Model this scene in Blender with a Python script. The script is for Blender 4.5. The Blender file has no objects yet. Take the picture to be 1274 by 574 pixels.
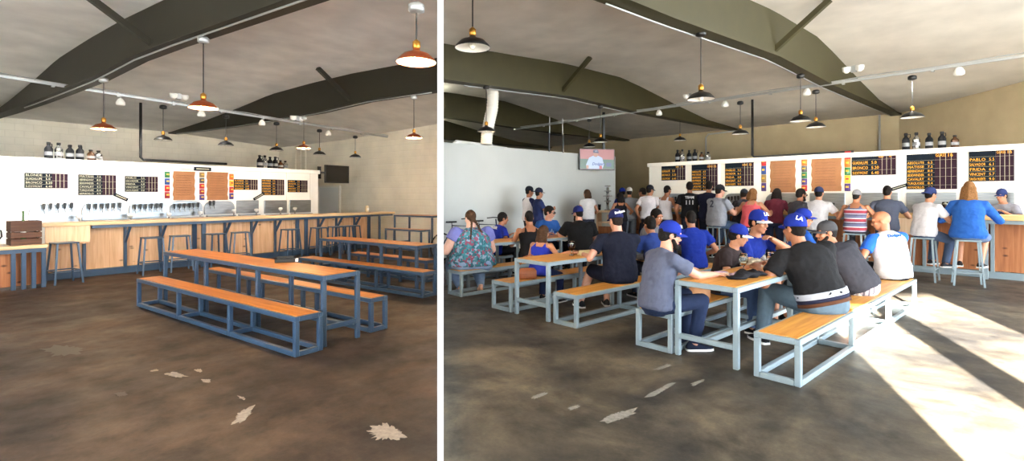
import bpy, bmesh, math, random
import numpy as np
from mathutils import Vector, Matrix, noise
random.seed(7)
PI = math.pi
scn = bpy.context.scene
COL = scn.collection

# ------------------------------------------------------------------ camera
FPX, PX0, HY0, EYE = 634.4, 637.0, 243.0, 1.627
cam_d = bpy.data.cameras.new('camera'); cam = bpy.data.objects.new('camera', cam_d); COL.objects.link(cam)
cam.location = (0, 0, EYE); cam.rotation_euler = (PI/2, 0, 0)
cam_d.sensor_width = 36; cam_d.lens = 36*FPX/1274; cam_d.shift_y = -(287-HY0)/1274
cam_d.clip_start = .05; cam_d.clip_end = 200
scn.camera = cam
scn.view_settings.view_transform = 'Standard'; scn.view_settings.look = 'None'
scn.view_settings.gamma = 1; scn.view_settings.use_curve_mapping = False

# ------------------------------------------------------------------ the two rooms: s runs along the bar, t towards the bar
YAW = {'L': math.radians(54.5), 'R': math.radians(-47.9), 'W': 0.0}
def axes(r):
    a = YAW[r]; return Vector((math.cos(a), math.sin(a), 0)), Vector((-math.sin(a), math.cos(a), 0))
def W(r, s, t, z=0.0):
    es, et = axes(r); return es*s + et*t + Vector((0, 0, z))
def ST(r, p):
    es, et = axes(r); return (p[0]*es.x+p[1]*es.y, p[0]*et.x+p[1]*et.y)
def sight(u, v): return Vector(((u-PX0)/FPX, 1.0, -(v-HY0)/FPX))
def on_z(r, u, v, z):
    d = sight(u, v); k = (z-EYE)/d.z; P = d*k; s, t = ST(r, P); return s, t, z
def on_t(r, u, v, t):
    d = sight(u, v); es, et = axes(r); P = d*(t/d.dot(et)); s, _ = ST(r, P); return s, t, P.z+EYE
def on_s(r, u, v, s):
    d = sight(u, v); es, et = axes(r); P = d*(s/d.dot(es)); _, t = ST(r, P); return s, t, P.z+EYE
def on_y(r, u, v, y):
    P = sight(u, v)*y; s, t = ST(r, P); return s, t, P.z+EYE

# ------------------------------------------------------------------ mesh builder
class MB:
    def __init__(self): self.v = []; self.f = []; self.m = []
    def add(self, vs, fs, mi=0):
        n = len(self.v); self.v += [tuple(p) for p in vs]; self.f += [tuple(i+n for i in f) for f in fs]; self.m += [mi]*len(fs); return self
    def box(self, c, d, rot=None, mi=0):
        x, y, z = d[0]/2, d[1]/2, d[2]/2
        ps = [Vector((a*x, b*y, e*z)) for e in (-1, 1) for b in (-1, 1) for a in (-1, 1)]
        if rot is not None: ps = [rot @ p for p in ps]
        c = Vector(c)
        return self.add([p+c for p in ps], [(0,2,3,1),(4,5,7,6),(0,1,5,4),(2,6,7,3),(0,4,6,2),(1,3,7,5)], mi)
    def b2(self, a, b, mi=0):
        a = Vector(a); b = Vector(b); return self.box((a+b)/2, [abs(q) for q in (b-a)], None, mi)
    def bar(self, p0, p1, w, h=None, up=(0,0,1), mi=0):
        p0 = Vector(p0); p1 = Vector(p1); h = h or w
        d = (p1-p0); L = d.length; d = d/L; up = Vector(up)
        if abs(d.dot(up)) > .98: up = Vector((0,1,0))
        x = d.cross(up).normalized(); z = x.cross(d)
        R = Matrix((x, d, z)).transposed()
        return self.box((p0+p1)/2, (w, L, h), R, mi)
    def loft(self, rings, cap=True, mi=0, closed=True):
        n = len(rings[0]); vs = [p for r in rings for p in r]; fs = []
        for i in range(len(rings)-1):
            for j in range(n if closed else n-1):
                k = (j+1) % n
                fs.append((i*n+j, i*n+k, (i+1)*n+k, (i+1)*n+j))
        if cap:
            fs.append(tuple(range(n-1, -1, -1))); fs.append(tuple((len(rings)-1)*n+j for j in range(n)))
        return self.add(vs, fs, mi)
    def lathe(self, prof, n=20, c=(0,0,0), cap=True, mi=0):
        c = Vector(c)
        return self.loft([[c+Vector((r*math.cos(2*PI*j/n), r*math.sin(2*PI*j/n), z)) for j in range(n)] for r, z in prof], cap, mi)
    def tube(self, pts, r, n=8, cap=True, mi=0):
        pts = [Vector(p) for p in pts]; rings = []; x = None
        for i, p in enumerate(pts):
            d = (pts[min(i+1, len(pts)-1)] - pts[max(i-1, 0)]).normalized()
            if x is None:
                x = d.cross(Vector((0,0,1)));
                if x.length < .05: x = d.cross(Vector((0,1,0)))
            x = (x - d*x.dot(d)).normalized(); y = d.cross(x)
            rr = r[i] if isinstance(r, (list, tuple)) else r
            rings.append([p + x*(rr*math.cos(2*PI*j/n)) + y*(rr*math.sin(2*PI*j/n)) for j in range(n)])
        return self.loft(rings, cap, mi)
    def ell(self, c, r, R=None, nu=14, nv=9, mi=0):
        c = Vector(c); rings = []
        for i in range(1, nv):
            a = PI*i/nv; ring = []
            for j in range(nu):
                b = 2*PI*j/nu
                p = Vector((r[0]*math.sin(a)*math.cos(b), r[1]*math.sin(a)*math.sin(b), -r[2]*math.cos(a)))
                ring.append(c + (R @ p if R is not None else p))
            rings.append(ring)
        return self.loft(rings, True, mi)
    def cap2(self, p0, p1, r0, r1, n=12, flat0=False, flat1=False, mi=0):
        p0 = Vector(p0); p1 = Vector(p1); d = (p1-p0).normalized()
        x = d.cross(Vector((0,0,1)))
        if x.length < .05: x = d.cross(Vector((0,1,0)))
        x.normalize(); y = d.cross(x); st = []
        if not flat0: st += [(p0-d*r0*math.sin(a), r0*math.cos(a)) for a in (1.35, .9, .45)]
        st += [(p0, r0), (p1, r1)]
        if not flat1: st += [(p1+d*r1*math.sin(a), r1*math.cos(a)) for a in (.45, .9, 1.35)]
        return self.loft([[p + x*(r*math.cos(2*PI*j/n)) + y*(r*math.sin(2*PI*j/n)) for j in range(n)] for p, r in st], True, mi)
    def prism(self, poly, z0, z1, mi=0):
        return self.loft([[(p[0], p[1], z0) for p in poly], [(p[0], p[1], z1) for p in poly]], True, mi)
    def mesh(self, name):
        me = bpy.data.meshes.new(name); me.from_pydata(self.v, [], self.f)
        if any(self.m): me.polygons.foreach_set('material_index', self.m)
        me.update(); return me

def props(o, label=None, cat=None, group=None, kind=None):
    if label: o['label'] = label
    if cat: o['category'] = cat
    if group: o['group'] = group
    if kind: o['kind'] = kind
    return o
def put(name, me, mat, parent=None, smooth=False, bevel=0, room=None, loc=(0,0,0), rot=0):
    if isinstance(me, MB): me = me.mesh(name)
    if mat is not None:
        me.materials.clear()
        for m in (mat if isinstance(mat, (list, tuple)) else [mat]): me.materials.append(m)
    if smooth: me.polygons.foreach_set('use_smooth', [True]*len(me.polygons)); me.update()
    o = bpy.data.objects.new(name, me); COL.objects.link(o)
    if parent is not None: o.parent = parent
    elif room: o.location = W(room, *loc); o.rotation_euler = (0, 0, YAW[room]+rot)
    if bevel:
        b = o.modifiers.new('bevel', 'BEVEL'); b.width = bevel; b.segments = 1; b.limit_method = 'ANGLE'
    return o
def thing(name, label, cat, room, loc, rot=0, group=None):
    o = bpy.data.objects.new(name, None); COL.objects.link(o); o.empty_display_size = .1
    o.location = W(room, *loc); o.rotation_euler = (0, 0, YAW[room]+rot)
    return props(o, label, cat, group)
def solo(name, mb, mat, label, cat, room, loc, rot=0, group=None, smooth=False, bevel=0):
    return props(put(name, mb, mat, None, smooth, bevel, room, loc, rot), label, cat, group)
def struct(name, mb, mat, room='W', label=None, smooth=False, bevel=0):
    return props(put(name, mb, mat, None, smooth, bevel, room), label, None, None, 'structure')
def copy_tree(o, parent=None):
    c = o.copy(); COL.objects.link(c)
    if parent is not None: c.parent = parent
    for ch in list(o.children): copy_tree(ch, c)
    return c
def dup(o, room, loc, rot=0, label=None, group=None):
    c = copy_tree(o); c.location = W(room, *loc); c.rotation_euler = (0, 0, YAW[room]+rot)
    if label: c['label'] = label
    if group: c['group'] = group
    return c

# ------------------------------------------------------------------ materials
def rgb(r, g, b):
    f = lambda c: (c/255/12.92) if c/255 <= .04045 else ((c/255+.055)/1.055)**2.4
    return (f(r), f(g), f(b), 1)
def mat(name, col, rough=.6, metal=0, var=0, scale=20, bump=0, bscale=60, emit=None, estr=0, spec=.5, stretch=None, trans=0):
    m = bpy.data.materials.new(name); m.use_nodes = True; nt = m.node_tree; N = nt.nodes; Lk = nt.links
    b = N['Principled BSDF']; b.inputs['Base Color'].default_value = col; b.inputs['Roughness'].default_value = rough
    b.inputs['Metallic'].default_value = metal; b.inputs['Specular IOR Level'].default_value = spec
    if trans: b.inputs['Transmission Weight'].default_value = trans
    if emit: b.inputs['Emission Color'].default_value = emit; b.inputs['Emission Strength'].default_value = estr
    if var or bump:
        tc = N.new('ShaderNodeTexCoord'); mp = N.new('ShaderNodeMapping'); Lk.new(tc.outputs['Object'], mp.inputs['Vector'])
        if stretch: mp.inputs['Scale'].default_value = stretch
    if var:
        nz = N.new('ShaderNodeTexNoise'); nz.inputs['Scale'].default_value = scale; nz.inputs['Detail'].default_value = 6
        Lk.new(mp.outputs['Vector'], nz.inputs['Vector'])
        r = N.new('ShaderNodeValToRGB'); r.color_ramp.elements[0].position = .3; r.color_ramp.elements[1].position = .7
        r.color_ramp.elements[0].color = tuple(c*(1-var) for c in col[:3])+(1,); r.color_ramp.elements[1].color = tuple(min(1, c*(1+var)) for c in col[:3])+(1,)
        Lk.new(nz.outputs['Fac'], r.inputs['Fac']); Lk.new(r.outputs['Color'], b.inputs['Base Color'])
    if bump:
        n2 = N.new('ShaderNodeTexNoise'); n2.inputs['Scale'].default_value = bscale; n2.inputs['Detail'].default_value = 4
        Lk.new(mp.outputs['Vector'], n2.inputs['Vector'])
        bp = N.new('ShaderNodeBump'); bp.inputs['Strength'].default_value = bump; bp.inputs['Distance'].default_value = .02
        Lk.new(n2.outputs['Fac'], bp.inputs['Height']); Lk.new(bp.outputs['Normal'], b.inputs['Normal'])
    return m
def ramp_mat(name, stops, scale, rough=.5, stretch=(1,1,1), detail=8, dist=0, bump=0, metal=0, rough2=None):
    m = bpy.data.materials.new(name); m.use_nodes = True; nt = m.node_tree; N = nt.nodes; Lk = nt.links; b = N['Principled BSDF']
    tc = N.new('ShaderNodeTexCoord'); mp = N.new('ShaderNodeMapping'); mp.inputs['Scale'].default_value = stretch
    Lk.new(tc.outputs['Object'], mp.inputs['Vector'])
    nz = N.new('ShaderNodeTexNoise'); nz.inputs['Scale'].default_value = scale; nz.inputs['Detail'].default_value = detail; nz.inputs['Distortion'].default_value = dist
    Lk.new(mp.outputs['Vector'], nz.inputs['Vector'])
    r = N.new('ShaderNodeValToRGB'); el = r.color_ramp.elements
    el[0].position, el[0].color = stops[0]; el[1].position, el[1].color = stops[-1]
    for p, c in stops[1:-1]: e = el.new(p); e.color = c
    Lk.new(nz.outputs['Fac'], r.inputs['Fac']); Lk.new(r.outputs['Color'], b.inputs['Base Color'])
    b.inputs['Roughness'].default_value = rough; b.inputs['Metallic'].default_value = metal
    if bump:
        bp = N.new('ShaderNodeBump'); bp.inputs['Strength'].default_value = bump; bp.inputs['Distance'].default_value = .01
        Lk.new(nz.outputs['Fac'], bp.inputs['Height']); Lk.new(bp.outputs['Normal'], b.inputs['Normal'])
    return m
def floor_mat(name, dark, mid, light, rough):
    m = bpy.data.materials.new(name); m.use_nodes = True; nt = m.node_tree; N = nt.nodes; Lk = nt.links; b = N['Principled BSDF']
    tc = N.new('ShaderNodeTexCoord')
    def nz(sc, det, off=0, dist=0, st=(1,1,1)):
        mp = N.new('ShaderNodeMapping'); mp.inputs['Location'].default_value = (off, off*.7, 0); mp.inputs['Scale'].default_value = st
        Lk.new(tc.outputs['Object'], mp.inputs['Vector'])
        n = N.new('ShaderNodeTexNoise'); n.inputs['Scale'].default_value = sc; n.inputs['Detail'].default_value = det; n.inputs['Distortion'].default_value = dist; n.inputs['Roughness'].default_value = .66
        Lk.new(mp.outputs['Vector'], n.inputs['Vector']); return n
    def ramp(src, stops):
        r = N.new('ShaderNodeValToRGB'); el = r.color_ramp.elements
        el[0].position, el[0].color = stops[0]; el[1].position, el[1].color = stops[-1]
        for p, c in stops[1:-1]: e = el.new(p); e.color = c
        Lk.new(src, r.inputs['Fac']); return r
    def mix(a, bb, fac, mode='MIX'):
        x = N.new('ShaderNodeMix'); x.data_type = 'RGBA'; x.blend_type = mode
        for s, k in ((a, 6), (bb, 7)):
            if isinstance(s, tuple): x.inputs[k].default_value = s
            else: Lk.new(s, x.inputs[k])
        if isinstance(fac, float): x.inputs[0].default_value = fac
        else: Lk.new(fac, x.inputs[0])
        return x.outputs[2]
    big = ramp(nz(.75, 12, 3, .5).outputs['Fac'], [(.36, dark), (.48, mid), (.64, light)])
    g = ramp(nz(3.0, 12, 9, .3).outputs['Fac'], [(.34, (.42,.41,.42,1)), (.5, (.95,.94,.93,1)), (.68, (1.4,1.33,1.22,1))])
    c = mix(big.outputs['Color'], g.outputs['Color'], .85, 'MULTIPLY')
    fine = ramp(nz(38, 6, 1).outputs['Fac'], [(.3, (.72,.72,.72,1)), (.7, (1.15,1.15,1.15,1))])
    c = mix(c, fine.outputs['Color'], .7, 'MULTIPLY')
    stain = ramp(nz(1.7, 8, 21, .3).outputs['Fac'], [(.63, (0,0,0,1)), (.68, (.8,.8,.8,1))])
    c = mix(c, tuple(q*.45 for q in dark[:3])+(1,), stain.outputs['Color'])
    Lk.new(c, b.inputs['Base Color'])
    rr = ramp(nz(2.0, 8, 5).outputs['Fac'], [(.3, (rough-.14,)*3+(1,)), (.7, (rough+.14,)*3+(1,))])
    Lk.new(rr.outputs['Color'], b.inputs['Roughness'])
    b.inputs['Specular IOR Level'].default_value = .3
    bp = N.new('ShaderNodeBump'); bp.inputs['Strength'].default_value = .12; bp.inputs['Distance'].default_value = .01
    Lk.new(nz(14, 8, 2).outputs['Fac'], bp.inputs['Height']); Lk.new(bp.outputs['Normal'], b.inputs['Normal'])
    return m
def brick_mat(name, c1, c2, mortar, bw, bh, rough=.8, bump=.5, vec=(0, 2), msize=.012, var=.3):
    m = bpy.data.materials.new(name); m.use_nodes = True; nt = m.node_tree; N = nt.nodes; Lk = nt.links; b = N['Principled BSDF']
    tc = N.new('ShaderNodeTexCoord'); sp = N.new('ShaderNodeSeparateXYZ'); cb = N.new('ShaderNodeCombineXYZ')
    Lk.new(tc.outputs['Object'], sp.inputs[0]); Lk.new(sp.outputs[vec[0]], cb.inputs[0]); Lk.new(sp.outputs[vec[1]], cb.inputs[1])
    br = N.new('ShaderNodeTexBrick'); br.inputs['Scale'].default_value = 1; br.inputs['Brick Width'].default_value = bw; br.inputs['Row Height'].default_value = bh
    br.inputs['Mortar Size'].default_value = msize; br.inputs['Mortar Smooth'].default_value = .5
    br.inputs['Color1'].default_value = c1; br.inputs['Color2'].default_value = c2; br.inputs['Mortar'].default_value = mortar
    Lk.new(cb.outputs[0], br.inputs['Vector'])
    nz = N.new('ShaderNodeTexNoise'); nz.inputs['Scale'].default_value = 1.2; nz.inputs['Detail'].default_value = 8; Lk.new(tc.outputs['Object'], nz.inputs['Vector'])
    mr = N.new('ShaderNodeMapRange'); mr.inputs['From Min'].default_value = .3; mr.inputs['From Max'].default_value = .7
    mr.inputs['To Min'].default_value = 1-var; mr.inputs['To Max'].default_value = 1+var*.4; Lk.new(nz.outputs['Fac'], mr.inputs['Value'])
    mx = N.new('ShaderNodeMix'); mx.data_type = 'RGBA'; mx.blend_type = 'MULTIPLY'; mx.inputs[0].default_value = 1
    Lk.new(br.outputs['Color'], mx.inputs[6]); Lk.new(mr.outputs[0], mx.inputs[7]); Lk.new(mx.outputs[2], b.inputs['Base Color'])
    bp = N.new('ShaderNodeBump'); bp.inputs['Strength'].default_value = bump; bp.inputs['Distance'].default_value = .01; bp.invert = True
    Lk.new(br.outputs['Fac'], bp.inputs['Height']); Lk.new(bp.outputs['Normal'], b.inputs['Normal'])
    b.inputs['Roughness'].default_value = rough
    return m
def wood_mat(name, c0, c1, c2, rough=.4, along='y', knots=False):
    st = {'y': (9, .55, 9), 'x': (.55, 9, 9), 'z': (9, 9, .55)}[along]
    m = bpy.data.materials.new(name); m.use_nodes = True; nt = m.node_tree; N = nt.nodes; Lk = nt.links; b = N['Principled BSDF']
    tc = N.new('ShaderNodeTexCoord'); mp = N.new('ShaderNodeMapping'); mp.inputs['Scale'].default_value = st; Lk.new(tc.outputs['Object'], mp.inputs['Vector'])
    nz = N.new('ShaderNodeTexNoise'); nz.inputs['Scale'].default_value = 2.2; nz.inputs['Detail'].default_value = 8; nz.inputs['Distortion'].default_value = .8; Lk.new(mp.outputs['Vector'], nz.inputs['Vector'])
    r = N.new('ShaderNodeValToRGB'); el = r.color_ramp.elements
    el[0].position, el[0].color = .28, c0; el[1].position, el[1].color = .72, c2; e = el.new(.5); e.color = c1
    Lk.new(nz.outputs['Fac'], r.inputs['Fac']); out = r.outputs['Color']
    if knots:
        vo = N.new('ShaderNodeTexVoronoi'); vo.inputs['Scale'].default_value = 3.0; vo.inputs['Randomness'].default_value = 1
        n2 = N.new('ShaderNodeTexNoise'); n2.inputs['Scale'].default_value = 12; Lk.new(tc.outputs['Object'], n2.inputs['Vector'])
        mp2 = N.new('ShaderNodeMapping'); mp2.inputs['Scale'].default_value = (1, 1, 1.9); Lk.new(tc.outputs['Object'], mp2.inputs['Vector']); Lk.new(mp2.outputs['Vector'], vo.inputs['Vector'])
        r2 = N.new('ShaderNodeValToRGB'); r2.color_ramp.elements[0].position = .05; r2.color_ramp.elements[0].color = (.12,.06,.03,1); r2.color_ramp.elements[1].position = .16; r2.color_ramp.elements[1].color = (1,1,1,1)
        Lk.new(vo.outputs['Distance'], r2.inputs['Fac'])
        mx = N.new('ShaderNodeMix'); mx.data_type = 'RGBA'; mx.blend_type = 'MULTIPLY'; mx.inputs[0].default_value = .85
        Lk.new(out, mx.inputs[6]); Lk.new(r2.outputs['Color'], mx.inputs[7]); out = mx.outputs[2]
    Lk.new(out, b.inputs['Base Color']); b.inputs['Roughness'].default_value = rough
    return m

M = {}
M['steel_L'] = mat('painted steel dim exposure', rgb(52,74,98), .30, .0, .1, 8)  # same steel in both rooms, coloured here for the darker exposure
M['steel_R'] = mat('painted steel bright exposure', rgb(128,144,152), .42, .0, .06, 8)  # that same steel, coloured paler for the brighter exposure
M['wood_L'] = wood_mat('orange stained plywood', rgb(166,92,32), rgb(192,116,44), rgb(208,136,60), .38)
M['wood_R'] = wood_mat('honey stained plywood', rgb(172,110,40), rgb(200,138,58), rgb(214,160,80), .42)
M['bartop_L'] = wood_mat('pale bar slab', rgb(196,158,112), rgb(218,184,138), rgb(232,202,160), .4, 'x')
M['bartop_R'] = wood_mat('honey bar slab', rgb(186,140,84), rgb(214,170,110), rgb(230,190,134), .4, 'x')
M['ply'] = wood_mat('knotty plywood', rgb(206,152,108), rgb(224,176,132), rgb(238,196,152), .6, 'z', True)
M['ply_R'] = wood_mat('dark plywood', rgb(140,82,48), rgb(168,104,62), rgb(186,124,78), .6, 'z', True)
M['ply_pale'] = wood_mat('pale plywood', rgb(214,176,136), rgb(232,198,160), rgb(240,212,178), .6, 'z')
M['floor_L'] = floor_mat('stained concrete brown', rgb(30,25,23), rgb(51,40,33), rgb(76,60,48), .58)
M['floor_R'] = floor_mat('stained concrete grey', rgb(42,40,38), rgb(68,62,53), rgb(104,94,78), .52)
M['ceil_L'] = mat('pale grey ceiling boards', rgb(238,235,230), .85, 0, .12, 1.3, .15, 9)
M['ceil_R'] = mat('warm grey ceiling boards', rgb(208,201,190), .85, 0, .12, 1.3, .15, 9)
M['beam'] = mat('olive painted beam', rgb(32,29,15), .6, 0, .1, 3)
M['beam_R'] = mat('dark olive painted beam', rgb(54,49,20), .6, 0, .1, 3)
M['menu_wall'] = mat('white wall panel', rgb(232,232,228), .45, 0, .03, 2)
M['menu_wall_R'] = mat('white wall panel warm', rgb(232,228,218), .5, 0, .04, 2)
M['block_L'] = brick_mat('cream painted block', rgb(238,231,214), rgb(241,234,218), rgb(230,223,206), .42, .21, .8, .35, (0, 2), .01, .12)
M['block_Ls'] = brick_mat('cream painted block side', rgb(238,231,214), rgb(241,234,218), rgb(230,223,206), .42, .21, .8, .35, (1, 2), .01, .12)
M['block_R'] = mat('beige painted wall', rgb(176,160,128), .8, 0, .08, 1.5)
M['wall_white'] = mat('white partition', rgb(226,228,226), .7, 0, .03, 1)
M['wall_grey'] = mat('light grey painted wall', rgb(188,190,186), .7, 0, .04, 1)
M['white'] = mat('white paint', rgb(236,236,232), .5)
M['black'] = mat('black metal', rgb(18,18,18), .4)
M['blackmat'] = mat('matt black', rgb(22,22,22), .75)
M['copper'] = mat('copper enamel shade', rgb(138,64,32), .3, .4)
M['brass'] = mat('brass socket', rgb(196,140,60), .3, .9)
M['chrome'] = mat('chrome', rgb(200,200,200), .15, 1)
M['inox'] = mat('brushed stainless steel', rgb(150,156,160), .28, .9, .2, 3, 0, 60, stretch=(1,1,14))
M['galv'] = mat('galvanised conduit', rgb(176,178,178), .4, .6)
M['lamp_in'] = mat('white shade lining', rgb(240,236,226), .5)
M['bulb_on'] = mat('lit warm bulb', (1,.75,.45,1), .4, emit=(1,.62,.28,1), estr=45)
M['bulb_off'] = mat('pearl bulb', rgb(235,230,215), .2)
M['spot_w'] = mat('white lamp head', rgb(238,236,230), .35)
M['board'] = mat('navy chalkboard', rgb(20,27,36), .9, 0, .15, 5, spec=.1)
M['board_grid'] = mat('plum chalkboard', rgb(46,30,40), .9, 0, .15, 5, spec=.1)
M['chalk_w'] = mat('white chalk paint', rgb(178,174,150), .8)
M['growler_black'] = mat('black powder coat', rgb(16,17,20), .6, spec=.15)
M['chalk_y'] = mat('amber chalk paint', rgb(236,168,40), .7)
M['kraft'] = mat('kraft paper', rgb(150,102,66), .8, 0, .08, 6, .2, 30)
M['kraft_ink'] = mat('kraft ink', rgb(118,76,46), .8)
M['screen_off'] = mat('black glossy screen', rgb(10,10,12), .12)
M['door_w'] = mat('white door', rgb(228,234,238), .5)
# ================================================================== SHELL
DIV = -.1403
def clip(mb, room, keep, fill=True):
    """cut a shell mesh (room coordinates) at the dividing wall so each room ends there"""
    me = mb.mesh('tmp'); bm = bmesh.new(); bm.from_mesh(me); bpy.data.meshes.remove(me)
    R = Matrix.Rotation(YAW[room], 4, 'Z'); Ri = R.inverted()
    n = Vector((1, -DIV, 0)).normalized(); co = n*(.012 if keep == 'R' else -.012)
    bmesh.ops.transform(bm, matrix=R, verts=bm.verts)
    r = bmesh.ops.bisect_plane(bm, geom=bm.verts[:]+bm.edges[:]+bm.faces[:], plane_co=co, plane_no=n, clear_inner=(keep == 'R'), clear_outer=(keep == 'L'))
    if fill:
        ed = [e for e in r['geom_cut'] if isinstance(e, bmesh.types.BMEdge)]
        if ed: bmesh.ops.edgeloop_fill(bm, edges=ed)
    bmesh.ops.bisect_plane(bm, geom=bm.verts[:]+bm.edges[:]+bm.faces[:], plane_co=(0, -1.2, 0), plane_no=(0, 1, 0), clear_inner=True)
    bmesh.ops.bisect_plane(bm, geom=bm.verts[:]+bm.edges[:]+bm.faces[:], plane_co=(12.1, 0, 0), plane_no=(-1, 0, 0), clear_inner=True)
    bmesh.ops.transform(bm, matrix=Ri, verts=bm.verts)
    me = bpy.data.meshes.new('clipped'); bm.to_mesh(me); bm.free(); return me
# floors
for room, m in (('L', 'floor_L'), ('R', 'floor_R')):
    q = MB().box((0, 24, -.05), (60, 50.5, .1))
    if room == 'L': q = MB().box((-5, 20, -.05), (50, 42.4, .1))
    R_ = Matrix.Rotation(-YAW[room], 3, 'Z')
    qb = MB(); qb.v = [tuple(R_ @ Vector(p)) for p in q.v]; qb.f = q.f; qb.m = q.m
    struct('floor', clip(qb, room, room), M[m], room)
struct('ground', MB().box((0, -16, -.08), (70, 30, .1)).box((27, 14, -.08), (30, 34, .1)), mat('extra pale bounce paving', rgb(226, 221, 212), .9, 0, .1, 2))  # unseen ground, made extra pale to bounce daylight onto the ceilings
# ceilings
def loft_ceiling(rows, ts):
    q = MB(); n = len(ts)
    for s, prof in rows:
        xs, zs = zip(*sorted(prof)); q.v += [(s, t, float(np.interp(t, xs, zs))) for t in ts]
    for i in range(len(rows)-1):
        for j in range(n-1): q.f.append((i*n+j, i*n+j+1, (i+1)*n+j+1, (i+1)*n+j))
    q.m = [0]*len(q.f); return q
PA = [(-6,4.1),(2,4.45),(7.7,4.56),(10.5,4.62),(12.2,4.6),(14.2,4.53),(16,4.33),(18.5,4.1),(21.1,3.93)]
PB = [(-6,4.0),(8,3.99),(11.7,3.91),(14,3.81),(16.5,3.70),(21.1,3.67)]
PR = [(-6,4.3),(2,4.5),(6,4.74),(8,4.86),(9.7,4.97),(12,4.98),(13,4.86),(15.2,4.53),(17.1,4.28),(19.6,4.17)]
ts = [i*.5 for i in range(-12, 44)]
struct('ceiling', clip(loft_ceiling([(-14, PA), (-6, PA), (3.3, PA), (8.0, PA), (12.3, PB)], ts), 'L', 'L', False), M['ceil_L'], 'L', smooth=True)
struct('ceiling', clip(loft_ceiling([(-40, PR), (-13, PR), (14, PR)], [i*.5 for i in range(-26, 40)]), 'R', 'R', False), M['ceil_R'], 'R', smooth=True)
# dividing wall, seen end on
dv = MB(); a = Vector((DIV, 1, 0)).normalized(); nrm = Vector((1, -DIV, 0)).normalized()
p0, p1 = Vector((DIV*2.95, 2.95, 0)), Vector((DIV*40, 40, 0)); hw = .0172
sides = lambda a, b: [tuple((a-nrm*hw)[:2]), tuple((a+nrm*hw)[:2]), tuple((b+nrm*hw)[:2]), tuple((b-nrm*hw)[:2])]
dv.prism(sides(p0, p0+a*.12), 0, 2.85).prism(sides(p0+a*.12, p0+a*9.5), 0, 1.0).prism(sides(p0+a*9.5, p1), 0, 5.4)  # middle kept low, out of sight, so daylight crosses between the rooms
struct('wall_divider', dv, M['white'])
struct('trim_20', MB().prism(sides(Vector((DIV*-1.1, -1.1, 0)), p1), 4.3, 5.4), M['wall_white'])  # unseen header added to stop light leaking between the two ceilings
# left room walls
struct('wall_back', clip(MB().box((3, 21.1, 2.2), (30, .2, 4.4)), 'L', 'L'), M['block_L'], 'L')
struct('wall_right', clip(MB().box((12.2, 14, 2.1), (.2, 15, 4.2)), 'L', 'L'), M['block_Ls'], 'L')
struct('wall_left', clip(MB().box((-7, 9, 2.3), (.2, 28, 4.6)), 'L', 'L'), M['block_Ls'], 'L')
# right room walls
struct('wall_back', clip(MB().box((-17, 19.6, 2.3), (50, .2, 4.6)), 'R', 'R'), M['block_R'], 'R')
struct('wall_left', clip(MB().box((-11.08, 10.9, 1.5), (.16, 8.0, 3.0)), 'R', 'R'), M['wall_grey'], 'R')
# street side wall behind the photographer, with the roll up door the sun comes through
struct('wall_front', MB().b2((-1.6, -1.25, 0), (1.14, -1, 4.8)).b2((-9.0, -1.25, 3.85), (-1.6, -1, 4.8)).b2((-24, -1.25, 0), (-9.0, -1, 4.8)).b2((3.36, -1.25, 0), (4.2, -1, 4.8)).b2((4.2, -1.25, 3.9), (12, -1, 4.8)), M['wall_white'])  # gaps left in this unseen wall to let daylight into both rooms
rd = struct('door_2', MB().b2((1.14, -1.2, 1.42), (3.36, -1.13, 4.8)), M['spot_w'])        # added roll up door, unseen, half raised to keep sun off the sitters
struct('wall_sun_blocker', MB().b2((-60, -24, 0), (-8.0, -20, 7.8)).b2((-3.6, -24, 0), (14, -20, 7.8)), mat('pale sun blocker facade', rgb(200, 192, 178), .9), 'W')  # unseen buildings added to shade the front openings, leaving one sunny gap
struct('wall_right', MB().b2((12, 7.5, 0), (12.2, 26, 5)), M['block_R'], 'W')  # unseen wall added to keep side daylight off the back wall
struct('trim_1', MB().b2((2.04, -1.2, 0), (2.34, -1.03, 3.7)), M['steel_R'])  # unseen post added to cast the dark streak across the sun patch
# the menu walls: fronts of the cold rooms behind the bars
struct('wall_menu', MB().b2((1.2, 14.5, 0), (9.66, 16.6, 2.38)), M['menu_wall'], 'L')
struct('trim_1', MB().b2((1.2, 14.44, 2.30), (9.70, 16.6, 2.42)), M['menu_wall'], 'L', bevel=.01)
struct('wall_menu', MB().b2((-9.68, 15.0, 0), (1.2, 17, 2.66)), M['menu_wall_R'], 'R')
struct('trim_2', MB().b2((-9.72, 14.93, 2.58), (1.2, 17, 2.70)), M['menu_wall_R'], 'R', bevel=.01)
for i, u in enumerate((325, 357, 386.5)):
    s = on_t('L', u, 240, 14.5)[0]
    struct('trim_%d' % (3+i), MB().b2((s-.02, 14.485, 1.1), (s+.02, 14.51, 2.3)), M['white'], 'L')
for i, u in enumerate((895, 1126, 1198)):
    s = on_t('R', u, 240, 15)[0]
    struct('trim_%d' % (6+i), MB().b2((s-.03, 14.98, 1.1), (s+.03, 15.01, 2.58)), M['white'], 'R')
# a plain door beyond the end of the bar
s0, ta, tb = 12.1, 16.75, 18.0
dr = struct('door_1', MB().b2((12.04, ta, 0), (12.11, tb, 1.93)), M['door_w'], 'L', bevel=.008)
put('door_frame', MB().b2((12.03, ta-.07, 0), (12.1, ta, 2.0)).b2((12.03, tb, 0), (12.1, tb+.07, 2.0)).b2((12.03, ta-.07, 1.93), (12.1, tb+.07, 2.0)), M['white'], dr)
put('door_handle', MB().tube([(12.04, ta+.1, .98), (11.98, ta+.1, .98), (11.98, ta+.2, .98)], .012), M['chrome'], dr)

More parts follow.
